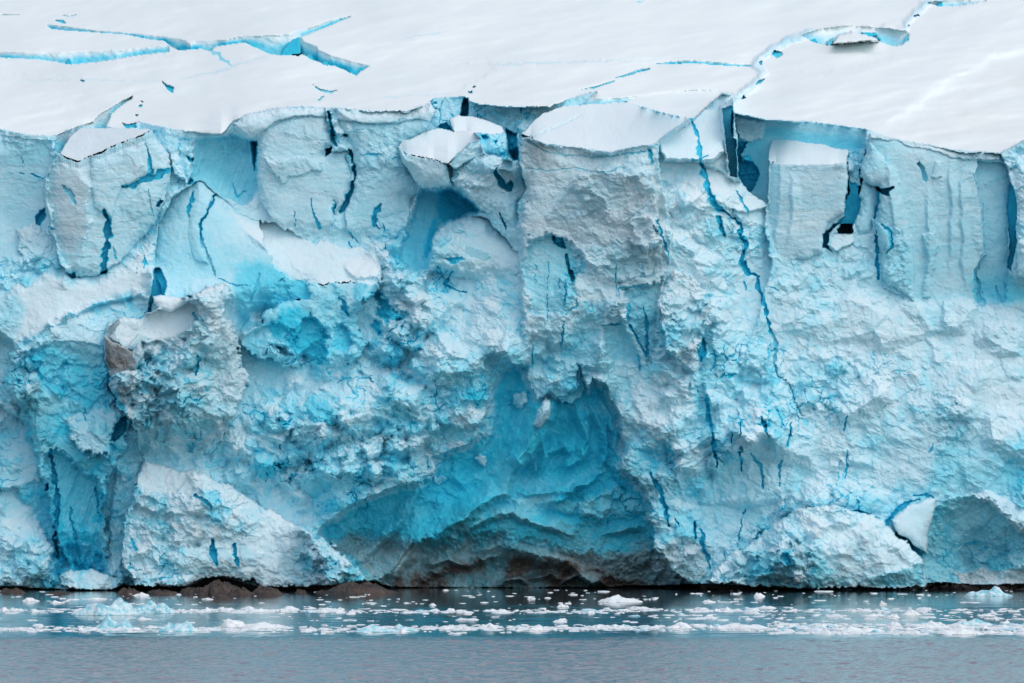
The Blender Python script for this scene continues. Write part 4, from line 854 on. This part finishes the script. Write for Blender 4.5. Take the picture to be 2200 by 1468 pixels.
jl = np.clip(np.searchsorted(ys, LYC := np.interp(xs, LX, LY)), 0, ys.size - 1)
cidx = np.arange(xs.size)
pe = Hn[np.clip(jl - 4, 0, None), cidx]; fe = Hn[np.clip(jl + 5, 0, ys.size - 1), cidx]
exc = np.clip(pe - fe + 13, 0, 70); k = np.hanning(31); k /= k.sum()
exc = np.convolve(np.pad(exc, 15, mode='edge'), k, 'valid') * ((xs < 925) | (xs > 1570))
Hn = np.where(LAB == snow_id, Hn - exc[None, :] * np.exp(-np.maximum(LYC[None, :] - Y, 0) / 22), Hn)
# dark rock-coloured band set back under the ice edge
ice_bottom = [(-900,1258),(-60,1258),(0,1260),(60,1262),(130,1266),(240,1268),(262,1258),(300,1259),(400,1262),(430,1246),(470,1239),(510,1250),(530,1255),(560,1264),(700,1260),(745,1252),(800,1245),(840,1262),(1000,1263),(1250,1262),(1400,1258),(1500,1254),
              (1520,1254),(1600,1260),(1750,1267),(1985,1266),(1992,1252),(2060,1254),(2130,1256),(2300,1254),(3100,1256)]
ib = np.interp(X, [p[0] for p in ice_bottom], [p[1] for p in ice_bottom]) + 2.5 * WX + 1.5 * WX2
um = Y > ib
Hn = np.where(um, np.minimum(Hn - 25 - 1.5 * (Y - ib), 40), Hn)
undercut_id = label("shore_undercut", None, None); info[undercut_id] = None
LAB = np.where(um, undercut_id, LAB).astype(np.int16)
LAB[(LAB == snow_id) & (~um) & (Y > lipY + 2) & (~PLATE)] = 0

# ------------------------------------------------------------------ relief to world coordinates
ct, stt = math.cos(TILT), math.sin(TILT)
def unproject(px, py, yw):
    u = (px - 1100) / F; v = (734 - py) / F
    dy = ct - v * stt; dz = stt + v * ct
    t = (yw - CAM[1]) / dy
    return u * t, dz * t + CAM[2]
YW = (-Hn / PPM).astype(np.float64)
XW, ZW = unproject(X.astype(np.float64), Y.astype(np.float64), YW)
CO = np.stack([XW, YW, ZW], -1)

# ------------------------------------------------------------------ materials
def newmat(name):
    m = bpy.data.materials.new(name); m.use_nodes = True
    n = m.node_tree.nodes; b = n["Principled BSDF"]
    return m, m.node_tree, n, b
def node(nt, t, **kw):
    n = nt.nodes.new(t)
    for k, v in kw.items(): setattr(n, k, v)
    return n
def ramp(nt, stops):
    r = nt.nodes.new("ShaderNodeValToRGB"); e = r.color_ramp.elements
    while len(e) < len(stops): e.new(0.5)
    for i, (p, c) in enumerate(stops):
        e[i].position = p; e[i].color = (*c, 1)
    return r
def mth(nt, op, a, b=None, clamp=False):
    n = nt.nodes.new("ShaderNodeMath"); n.operation = op; n.use_clamp = clamp
    for i, v in enumerate((a, b)):
        if v is None: continue
        if isinstance(v, (int, float)): n.inputs[i].default_value = v
        else: nt.links.new(v, n.inputs[i])
    return n.outputs[0]
def mixc(nt, f, a, b):
    n = nt.nodes.new("ShaderNodeMix"); n.data_type = 'RGBA'
    for i, v in ((0, f), (6, a), (7, b)):
        if isinstance(v, (int, float)): n.inputs[i].default_value = v
        elif isinstance(v, tuple): n.inputs[i].default_value = (*v, 1)
        else: nt.links.new(v, n.inputs[i])
    return n.outputs[2]
ICE = [(0.0, (0.77, 0.87, 0.895)), (0.2, (0.57, 0.81, 0.88)), (0.4, (0.28, 0.73, 0.85)), (0.6, (0.04, 0.60, 0.78)), (0.8, (0.02, 0.47, 0.68)), (1.0, (0.004, 0.07, 0.12))]

def ice_material():
    m, nt, n, b = newmat("glacier_ice"); L = nt.links.new
    at = node(nt, "ShaderNodeAttribute", attribute_name="blue"); ad = node(nt, "ShaderNodeAttribute", attribute_name="dirt")
    tc = node(nt, "ShaderNodeTexCoord")
    nz = node(nt, "ShaderNodeTexNoise"); nz.inputs["Scale"].default_value = 1.6; nz.inputs["Detail"].default_value = 6; nz.inputs["Roughness"].default_value = 0.65
    L(tc.outputs["Object"], nz.inputs["Vector"])
    g = node(nt, "ShaderNodeNewGeometry"); sx = node(nt, "ShaderNodeSeparateXYZ"); L(g.outputs["True Normal"], sx.inputs[0])
    up = node(nt, "ShaderNodeMapRange"); up.inputs[1].default_value = 0.45; up.inputs[2].default_value = 0.85; L(sx.outputs[2], up.inputs[0])
    bl = mth(nt, 'ADD', at.outputs["Fac"], mth(nt, 'MULTIPLY', mth(nt, 'SUBTRACT', nz.outputs["Fac"], 0.5), 0.22))
    sh = mth(nt, 'MULTIPLY', mth(nt, 'MULTIPLY', up.outputs[0], 0.75), mth(nt, 'SUBTRACT', 1.0, mth(nt, 'MULTIPLY', at.outputs['Fac'], 2.2), True))
    bl = mth(nt, 'MULTIPLY', bl, mth(nt, 'SUBTRACT', 1.0, sh), True)
    r = ramp(nt, ICE); L(bl, r.inputs[0])
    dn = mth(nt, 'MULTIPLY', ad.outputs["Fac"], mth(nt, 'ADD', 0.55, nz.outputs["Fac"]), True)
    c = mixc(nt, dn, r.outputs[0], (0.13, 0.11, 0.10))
    L(c, b.inputs["Base Color"])
    b.inputs["Roughness"].default_value = 0.6
    b.inputs["Specular IOR Level"].default_value = 0.25
    b.inputs["Subsurface Weight"].default_value = 0.2
    b.inputs["Subsurface Radius"].default_value = (0.25, 0.85, 1.0)
    b.inputs["Subsurface Scale"].default_value = 0.4
    n2 = node(nt, "ShaderNodeTexNoise"); n2.inputs["Scale"].default_value = 5; n2.inputs["Detail"].default_value = 5; L(tc.outputs["Object"], n2.inputs["Vector"])
    bp = node(nt, "ShaderNodeBump"); bp.inputs["Strength"].default_value = 0.35; bp.inputs["Distance"].default_value = 0.12
    L(n2.outputs["Fac"], bp.inputs["Height"]); L(bp.outputs[0], b.inputs["Normal"])
    return m

def snow_material():
    m, nt, n, b = newmat("plateau_snow"); L = nt.links.new
    at = node(nt, "ShaderNodeAttribute", attribute_name="blue"); ad = node(nt, "ShaderNodeAttribute", attribute_name="dirt")
    tc = node(nt, "ShaderNodeTexCoord"); mp = node(nt, "ShaderNodeMapping"); mp.inputs["Scale"].default_value = (1, 0.35, 1)
    L(tc.outputs["Object"], mp.inputs[0])
    nz = node(nt, "ShaderNodeTexNoise"); nz.inputs["Scale"].default_value = 0.35; nz.inputs["Detail"].default_value = 7; L(mp.outputs[0], nz.inputs["Vector"])
    bl = mth(nt, 'ADD', at.outputs["Fac"], mth(nt, 'MULTIPLY', mth(nt, 'SUBTRACT', nz.outputs["Fac"], 0.5), 0.06), True)
    r = ramp(nt, [(0.0, (0.815, 0.885, 0.88))] + ICE[1:]); L(bl, r.inputs[0])
    c = mixc(nt, mth(nt, 'MULTIPLY', ad.outputs["Fac"], mth(nt, 'ADD', 0.4, nz.outputs["Fac"]), True), r.outputs[0], (0.5, 0.42, 0.33))
    L(c, b.inputs["Base Color"]); b.inputs["Roughness"].default_value = 0.7; b.inputs["Specular IOR Level"].default_value = 0.15
    bp = node(nt, "ShaderNodeBump"); bp.inputs["Strength"].default_value = 0.25; bp.inputs["Distance"].default_value = 0.25
    L(nz.outputs["Fac"], bp.inputs["Height"]); L(bp.outputs[0], b.inputs["Normal"])
    return m

def rock_material(name, c0, c1):
    m, nt, n, b = newmat(name); L = nt.links.new
    tc = node(nt, "ShaderNodeTexCoord")
    nz = node(nt, "ShaderNodeTexNoise"); nz.inputs["Scale"].default_value = 1.8; nz.inputs["Detail"].default_value = 8; nz.inputs["Roughness"].default_value = 0.7
    L(tc.outputs["Object"], nz.inputs["Vector"])
    r = ramp(nt, [(0.35, c0), (0.65, c1)]); L(nz.outputs["Fac"], r.inputs[0]); L(r.outputs[0], b.inputs["Base Color"])
    b.inputs["Roughness"].default_value = 0.55
    bp = node(nt, "ShaderNodeBump"); bp.inputs["Strength"].default_value = 0.7; bp.inputs["Distance"].default_value = 0.15
    L(nz.outputs["Fac"], bp.inputs["Height"]); L(bp.outputs[0], b.inputs["Normal"])
    return m

def floe_material(name, lo, hi):
    m, nt, n, b = newmat(name); L = nt.links.new
    tc = node(nt, "ShaderNodeTexCoord"); g = node(nt, "ShaderNodeNewGeometry")
    sx = node(nt, "ShaderNodeSeparateXYZ"); L(g.outputs["Position"], sx.inputs[0])
    nz = node(nt, "ShaderNodeTexNoise"); nz.inputs["Scale"].default_value = 2.2; nz.inputs["Detail"].default_value = 5; L(g.outputs["Position"], nz.inputs["Vector"])
    r = ramp(nt, [(0.38, lo), (0.62, hi)]); L(nz.outputs["Fac"], r.inputs[0]); L(r.outputs[0], b.inputs["Base Color"])
    b.inputs["Roughness"].default_value = 0.5; b.inputs["Specular IOR Level"].default_value = 0.3
    bp = node(nt, "ShaderNodeBump"); bp.inputs["Strength"].default_value = 0.4; bp.inputs["Distance"].default_value = 0.08
    L(nz.outputs["Fac"], bp.inputs["Height"]); L(bp.outputs[0], b.inputs["Normal"])
    return m

M_ICE = ice_material(); M_SNOW = snow_material()
M_ROCK = rock_material("brown_rock", (0.012, 0.010, 0.010), (0.075, 0.048, 0.036))
M_UNDERCUT = rock_material("dark_undercut", (0.012, 0.008, 0.008), (0.04, 0.025, 0.022))
M_FLOE = floe_material("floe_snow", (0.72, 0.82, 0.84), (0.88, 0.90, 0.90))
M_BLUEFLOE = floe_material("floe_blue_ice", (0.22, 0.60, 0.70), (0.70, 0.84, 0.88))

# ------------------------------------------------------------------ cut the relief into its pieces
fl_lab = LAB[:-1, :-1]
vid = np.arange(NY * NX).reshape(NY, NX)
quads = np.stack([vid[:-1, :-1], vid[1:, :-1], vid[1:, 1:], vid[:-1, 1:]], -1)
COf = CO.reshape(-1, 3); Bf = BLUE.reshape(-1); Df = DIRT.reshape(-1)

def link(name, me, parent=None):
    o = bpy.data.objects.new(name, me); COL.objects.link(o); o.parent = parent
    return o
def tag(o, lab=None, cat=None, group=None, kind=None):
    if lab: o["label"] = lab
    if cat: o["category"] = cat
    if group: o["group"] = group
    if kind: o["kind"] = kind
    return o

ORG = {}; OBJ = {}
def make_piece(k):
    q = quads[fl_lab == k]
    if len(q) < 12: return None
    used, inv = np.unique(q.reshape(-1), return_inverse=True)
    me = bpy.data.meshes.new(names[k])
    n = len(used); nf = len(q)
    co = COf[used]
    org = np.array([co[:, 0].mean(), co[:, 1].mean(), co[:, 2].min()]) if info[k] else (ORG[PARENT[k]] if k in PARENT else np.zeros(3))
    ORG[k] = org
    me.vertices.add(n); me.vertices.foreach_set("co", (co - org).astype(np.float32).reshape(-1))
    me.loops.add(nf * 4); me.loops.foreach_set("vertex_index", inv.astype(np.int32))
    me.polygons.add(nf); me.polygons.foreach_set("loop_start", (np.arange(nf) * 4).astype(np.int32))
    me.polygons.foreach_set("loop_total", np.full(nf, 4, np.int32))
    me.update(calc_edges=True)
    for nm, src in (("blue", Bf), ("dirt", Df)):
        a = me.attributes.new(nm, 'FLOAT', 'POINT'); a.data.foreach_set("value", src[used].astype(np.float32))
    o = link(names[k], me); o.location = org
    if k == snow_id: me.materials.append(M_SNOW)
    elif k == undercut_id: me.materials.append(M_UNDERCUT)
    else: me.materials.append(M_ICE)
    if info[k]:
        lab, cat, grp = info[k]
        if k in PARENT.values():      # a body and its snow cap under one root
            root = bpy.data.objects.new(names[k], None); COL.objects.link(root); root.location = org
            o.name = "ice_body"; o.parent = root; o.location = (0, 0, 0); o = root; o.name = names[k]
        tag(o, lab, cat, grp)
    elif k in PARENT: o.parent = OBJ[PARENT[k]]; o.location = (0, 0, 0)
    else: tag(o, kind='structure')
    OBJ[k] = o
    me.polygons.foreach_set("use_smooth", np.full(nf, k == snow_id))
    return o
for k in range(len(names)):
    make_piece(k)

# ------------------------------------------------------------------ water
m, nt2, n, b = newmat("sea_water"); L = nt2.links.new
b.inputs["Base Color"].default_value = (0.07, 0.10, 0.115, 1); b.inputs["IOR"].default_value = 1.33
b.inputs["Roughness"].default_value = 0.04
g = node(nt2, "ShaderNodeNewGeometry"); sx = node(nt2, "ShaderNodeSeparateXYZ"); L(g.outputs["Position"], sx.inputs[0])
mp = node(nt2, "ShaderNodeMapping"); mp.inputs["Scale"].default_value = (1.0, 0.16, 1.0); L(g.outputs["Position"], mp.inputs[0])
big = node(nt2, "ShaderNodeTexNoise"); big.inputs["Scale"].default_value = 0.05; big.inputs["Detail"].default_value = 3
mpb = node(nt2, "ShaderNodeMapping"); mpb.inputs["Scale"].default_value = (0.25, 1.0, 1.0); L(g.outputs["Position"], mpb.inputs[0]); L(mpb.outputs[0], big.inputs["Vector"])
dist = mth(nt2, 'ADD', sx.outputs[1], mth(nt2, 'MULTIPLY', mth(nt2, 'SUBTRACT', big.outputs["Fac"], 0.5), 26))
rough = node(nt2, "ShaderNodeMapRange"); rough.inputs[1].default_value = -176; rough.inputs[2].default_value = -192; rough.inputs[3].default_value = 0.0; rough.inputs[4].default_value = 1.0; L(dist, rough.inputs[0])
w1 = node(nt2, "ShaderNodeTexNoise"); w1.inputs["Scale"].default_value = 2.6; w1.inputs["Detail"].default_value = 6; w1.inputs["Roughness"].default_value = 0.62; L(mp.outputs[0], w1.inputs["Vector"])
w2 = node(nt2, "ShaderNodeTexNoise"); w2.inputs["Scale"].default_value = 0.6; w2.inputs["Detail"].default_value = 3; L(g.outputs["Position"], w2.inputs["Vector"])
h1 = mth(nt2, 'ADD', w1.outputs["Fac"], mth(nt2, 'MULTIPLY', w2.outputs["Fac"], 0.6))
b1 = node(nt2, "ShaderNodeBump"); L(h1, b1.inputs["Height"]); b1.inputs["Distance"].default_value = 0.35
L(mth(nt2, 'ADD', 0.07, mth(nt2, 'MULTIPLY', rough.outputs[0], 0.25)), b1.inputs["Strength"])
L(b1.outputs[0], b.inputs["Normal"])
L(mixc(nt2, rough.outputs[0], (0.02, 0.035, 0.042), (0.25, 0.235, 0.255)), b.inputs['Base Color'])  # sky reflection put into the base colour: paler where rippled, darker where calm
L(mth(nt2, 'ADD', 0.03, mth(nt2, 'MULTIPLY', rough.outputs[0], 0.06)), b.inputs["Roughness"])
def wax(a, b, f0, f1, st):
    g = 1.12 ** np.arange(0, 120)
    l = f0 - np.cumsum(st * g); r = f1 + np.cumsum(st * g)
    return np.concatenate([[a], l[l > a][::-1], np.arange(f0, f1 + 1e-6, st), r[r < b], [b]])
gx_ = wax(-1500, 1500, -42, 42, 0.2); gy_ = np.concatenate([wax(-900, -171, -276, -172, 0.26)[:-1], np.arange(-171, -60, 0.4), np.array([-58., -55, -50, -40, -20, 0, 60])])
GX, GY = np.meshgrid(gx_, gy_)
amp = sstep(-168, -186, GY + 14 * fbm(GX * 0.3, GY, 16, 2, 1)) * sstep(-330, -285, GY) * (np.abs(GX) < 60)
warp = 0.5 * fbm(GX, GY, 3, 2, 2)
GZ = amp * (0.125 * fbm(GX + warp, GY * 0.7, 0.9, 3, 0, 0.65) + 0.03 * fbm(GX, GY * 0.8, 4.0, 2, 3)) + (0.006 + 0.034 * sstep(-60, -100, GY)) * fbm(GX * 0.5, GY, 1.7, 3, 4) * (1 - amp)
ny, nx = GX.shape
vi = np.arange(ny * nx).reshape(ny, nx); q = np.stack([vi[:-1, :-1], vi[:-1, 1:], vi[1:, 1:], vi[1:, :-1]], -1).reshape(-1, 4)
me = bpy.data.meshes.new("sea")
me.vertices.add(ny * nx); me.vertices.foreach_set("co", np.stack([GX, GY, GZ], -1).astype(np.float32).reshape(-1))
me.loops.add(q.size); me.loops.foreach_set("vertex_index", q.reshape(-1).astype(np.int32))
me.polygons.add(len(q)); me.polygons.foreach_set("loop_start", (np.arange(len(q)) * 4).astype(np.int32)); me.polygons.foreach_set("loop_total", np.full(len(q), 4, np.int32))
me.update(calc_edges=True); me.polygons.foreach_set("use_smooth", np.full(len(q), True))
me.materials.append(m)
tag(link("water", me), kind='structure')

# ------------------------------------------------------------------ rocks and floes
def water_at(px, py):
    v = (734 - py) / F; dz = stt + v * ct; dy = ct - v * stt
    t = -CAM[2] / dz
    return (px - 1100) / F * t, CAM[1] + dy * t, t * ct
def lump_mesh(name, seed, mat, nr=9, na=26, peaks=3, flat=0.5, sink=0.35, jag=0.25):
    """an irregular lump: unit footprint radius 1, height about 1, with a flat foot below the water"""
    r = random.Random(seed); V = []; Fc = []
    pk = [(r.uniform(-0.6, 0.6), r.uniform(-0.5, 0.5), r.uniform(0.35, 1.0), r.uniform(0.18, 0.45)) for _ in range(peaks)]
    ph = [r.uniform(0, 6.3) for _ in range(6)]
    def rad(a): return 1 + 0.16 * math.sin(2 * a + ph[0]) + 0.12 * math.sin(3 * a + ph[1]) + 0.09 * math.sin(5 * a + ph[2]) + 0.06 * math.sin(9 * a + ph[3])
    def hgt(x, y, q):
        h = flat
        for (u, v, s, wd) in pk:
            h = max(h, flat + s * (1 - min(1, math.hypot(x - u, y - v) / (wd * 2.0))) * (1 - flat * 0.4))
        h += jag * 0.5 * math.sin(7 * x + ph[4]) * math.sin(6 * y + ph[5]) + jag * r.uniform(-0.3, 0.3)
        return h * (1 - q ** 6)
    V.append((0, 0, hgt(0, 0, 0)))
    for i in range(1, nr + 1):
        q = i / nr
        for j in range(na):
            a = 6.28318 * j / na; R_ = rad(a) * min(1, q * 1.0)
            x, y = R_ * math.cos(a), R_ * math.sin(a)
            V.append((x, y, hgt(x, y, q) if i < nr else 0.02))
    for j in range(na):
        a = 6.28318 * j / na; V.append((rad(a) * 0.92 * math.cos(a), rad(a) * 0.92 * math.sin(a), -sink))
    V.append((0, 0, -sink))
    for j in range(na):
        Fc.append((0, 1 + j, 1 + (j + 1) % na))
        for i in range(nr):
            a0 = 1 + i * na + j; a1 = 1 + i * na + (j + 1) % na
            Fc.append((a0, a0 + na, a1 + na, a1))
        k0 = 1 + nr * na + j; Fc.append((k0, len(V) - 1, 1 + nr * na + (j + 1) % na))
    me = bpy.data.meshes.new(name); me.from_pydata(V, [], Fc); me.materials.append(mat)
    return me
rocks = [(24,1274,30,16,"low dark brown rock at the left edge below the ice"),(120,1277,33,10,"flat brown rock showing between the fallen ice slabs"),(275,1276,26,22,"dark brown rock just left of the small white floe"),
         (345,1277,32,16,"low shadowed rock under the left end of the bright mound"),(410,1276,30,24,"grey brown rock at the left of the rock pile under the mound"),(462,1277,50,40,"largest grey brown rock, arched over by the mound's edge"),
         (515,1278,28,24,"reddish brown rock at the right of the rock pile under the mound"),(574,1278,42,26,"rounded brown boulder standing clear right of the rock pile"),(645,1274,14,12,"small brown rock alone between two big boulders"),
         (700,1274,24,12,"low reddish rock left of the long sloping rock"),(765,1276,72,34,"long sloping rusty brown rock beside the cave mouth"),(1705,1268,14,9,"small reddish brown rock under the right hand mound"),
         (470,1281,16,10,"small pale brown rock at the water before the rock pile")]
for i, (px, py, hw, hh, lab) in enumerate(rocks):
    x, y, d = water_at(px, py); s = d / F
    me = lump_mesh("rock", 100 + i, M_ROCK, 12, 40, 9, 0.25, 0.3, 0.42)
    o = link("rock", me); o.location = (x, y + hw * s * 0.5, -0.05); o.scale = (hw * s, hw * s * 0.7, hh * s * 0.66); o.rotation_euler.z = 0.0
    tag(o, lab, "rock", "brown rocks along the foot of the ice")

# individual bergs: px, py (waterline), half width, height, blue?, peaks, label
bergs = [(2122,1281,44,24,1,2,"white iceberg with a rounded knob on its back, off the grey arch at right"),
         (1334,1294,40,17,0,2,"white iceberg with a raised knob at its left end, in front of the cave"),
         (232,1322,70,34,1,4,"largest bright blue white ice chunk in the far floe band at left"),
         (325,1318,44,27,1,4,"jagged blue white ice chunk beside the largest one in the far floe band"),
         (247,1352,38,28,1,4,"blue ice chunk topped by a pointed fin, in the near floe band at left"),
         (378,1357,40,20,1,4,"spiky pale blue ice chunk in the near floe band right of the finned one"),
         (505,1348,34,22,0,2,"domed white ice chunk rising from the near floe band"),
         (560,1350,46,14,0,3,"long low white ice chunk trailing from the domed one"),
         (812,1358,52,14,1,2,"long smooth turquoise ice slab in the near floe band left of centre"),
         (868,1356,30,14,1,3,"pale blue knobbly ice chunk behind the turquoise slab"),
         (304,1280,17,10,0,1,"small flat topped white floe floating in front of the rocks"),
         (366,1276,12,6,0,1,"tiny pale floe close under the rock pile"),
         (206,1288,22,6,0,1,"thin flat white floe drifting below the fallen slabs"),
         (64,1292,17,10,0,2,"small white ice chunk drifting near the left edge"),
         (122,1296,16,7,0,2,"low dusty white floe beside the small chunk at left"),
         (1208,1305,12,12,0,1,"small square white chunk in the far band before the cave"),
         (1142,1287,10,8,0,1,"small white chunk on the dark water before the cave"),
         (1155,1355,20,16,0,2,"white rounded chunk in the near floe band at centre"),
         (1050,1350,18,13,0,2,"white peaked chunk in the near floe band at centre"),
         (1632,1282,14,9,0,2,"small white chunk with a mirror reflection, below the right mound"),
         (1523,1294,14,6,0,1,"flat white floe on calm water right of the cave"),
         (1897,1299,8,10,0,1,"small upright white chunk on the calm water at right"),
         (1920,1328,14,14,0,2,"snowy white chunk standing behind the right floe band"),
         (1958,1322,20,12,0,3,"twin humped white chunk in the right floe band"),
         (2000,1350,30,15,0,2,"domed white chunk in the near floe band at right"),
         (2090,1344,42,15,1,4,"broad pale blue chunk in the near floe band at far right"),
         (1850,1358,42,12,0,2,"long low white floe in the near band at right"),
         (2060,1363,46,13,0,3,"long rumpled white floe nearest the open water at right"),
         (1458,1350,24,14,0,2,"wedge shaped white chunk in the near band right of centre"),
         (1600,1351,56,12,0,3,"long uneven white floe in the near band right of the wedge")]
for i, (px, py, hw, hh, bl, pk, lab) in enumerate(bergs):
    x, y, d = water_at(px, py); s = d / F
    me = lump_mesh("iceberg", 300 + i, M_BLUEFLOE if bl else M_FLOE, 12, 36, pk, 0.32, 0.3, 0.22)
    o = link("iceberg" if hw > 30 else "ice_floe", me); o.location = (x, y + hw * s * 0.4, 0); o.scale = (hw * s, hw * s * 0.55, hh * s * 0.95)
    tag(o, lab, "iceberg" if hw > 30 else "ice floe")
# the two bands of brash ice: floes one can count, and the fine rest as one mesh
protos = [lump_mesh("floe", 500 + i, M_BLUEFLOE if i % 5 == 4 else M_FLOE, 5, 16, 2, 0.4, 0.4, 0.2) for i in range(14)]
rf = random.Random(5)
def dens(px, py):
    n = 0.5 + 0.5 * math.sin(px * 0.011 + py * 0.3) * math.sin(px * 0.0043 + 1.3 + py * 0.11)
    a = math.exp(-((py - (1313 if px < 800 else 1314 - 2 * (px > 1300))) / 3.2) ** 2) * (1.0 if px < 1330 else 0.55)
    b_ = math.exp(-((py - (1352 if px < 900 else 1350)) / 4.6) ** 2) * (1.0 if (px < 1400 or px > 1680) else 0.6)
    c = 0.012 + (0.35 * math.exp(-((py - 1326) / 7) ** 2) if px > 1400 else 0.08 * math.exp(-((py - 1332) / 7) ** 2))
    if px > 1650: b_ = max(b_, math.exp(-((py - 1360) / 3.5) ** 2), 0.8 * math.exp(-((py - 1344) / 4) ** 2))
    if py > 1364: return 0
    return (a + b_) * (0.5 + 0.6 * n) + c * 0.4
big_f = []; small_f = []
while len(big_f) < 262:
    px = rf.uniform(-60, 2260); py = rf.uniform(1300, 1364)
    if rf.random() < dens(px, py): big_f.append((px, py, rf.uniform(8, 17) * (1.5 if rf.random() < 0.3 else 1)))
for i, (px, py, hw) in enumerate(big_f):
    x, y, d = water_at(px, py); s = d / F
    o = link("ice_floe", protos[i % 14])
    o.location = (x, y, 0); o.rotation_euler.z = 0
    o.scale = (hw * s * rf.choice((1, -1)), hw * s * rf.uniform(0.8, 1.7), rf.uniform(3.0, 7.0) * s)
    if i % 14 % 5 == 4: tag(o, "low pale blue floe in the %s band of brash ice" % ("far" if py < 1333 else "near"), "ice floe", "pale blue floes in the %s band of brash ice" % ("far" if py < 1333 else "near"))
    elif py < 1333: tag(o, "low white floe packed into the far band of brash ice", "ice floe", "floes in the far band of brash ice")
    else: tag(o, "low white floe packed into the near band of brash ice", "ice floe", "floes in the near band of brash ice")
V = []; Fc = []
def vn(a, b_): return 0.5 + 0.5 * math.sin(a * 0.019 + 1.7 * math.sin(b_ * 0.21)) * math.sin(a * 0.0071 + b_ * 0.13)
cnt = 0
while cnt < 3300:
    px = rf.uniform(-80, 2280); py = rf.uniform(1268, 1366)
    dd = dens(px, py)
    if py < 1300: dd = 0.02 + 0.05 * (vn(px, py) > 0.62)
    if rf.random() > dd: continue
    cnt += 1
    x, y, d = water_at(px, py); s = d / F
    r0 = abs(rf.gauss(0, 1)) * 2.6 + 0.9
    if py < 1300: r0 *= 0.9
    hw = r0 * s * rf.uniform(1.2, 3.6); hd = hw * rf.uniform(0.8, 2.4); hh = min(r0, 4) * s * rf.uniform(0.15, 0.5)
    k = len(V); na = 6
    for j in range(na):
        a = 6.2832 * j / na + rf.uniform(-0.3, 0.3); q = rf.uniform(0.75, 1.15)
        V.append((x + hw * q * math.cos(a), y + hd * q * math.sin(a), -0.03))
    for j in range(na):
        a = 6.2832 * j / na + rf.uniform(-0.3, 0.3); q = rf.uniform(0.45, 0.85)
        V.append((x + hw * q * math.cos(a), y + hd * q * math.sin(a), hh * rf.uniform(0.6, 1.2)))
    for j in range(na):
        Fc.append((k + j, k + (j + 1) % na, k + na + (j + 1) % na, k + na + j))
    Fc.append(tuple(k + na + j for j in range(na)))
me = bpy.data.meshes.new("brash_ice"); me.from_pydata(V, [], Fc); me.materials.append(M_FLOE)
tag(link("brash_ice", me), kind='stuff')
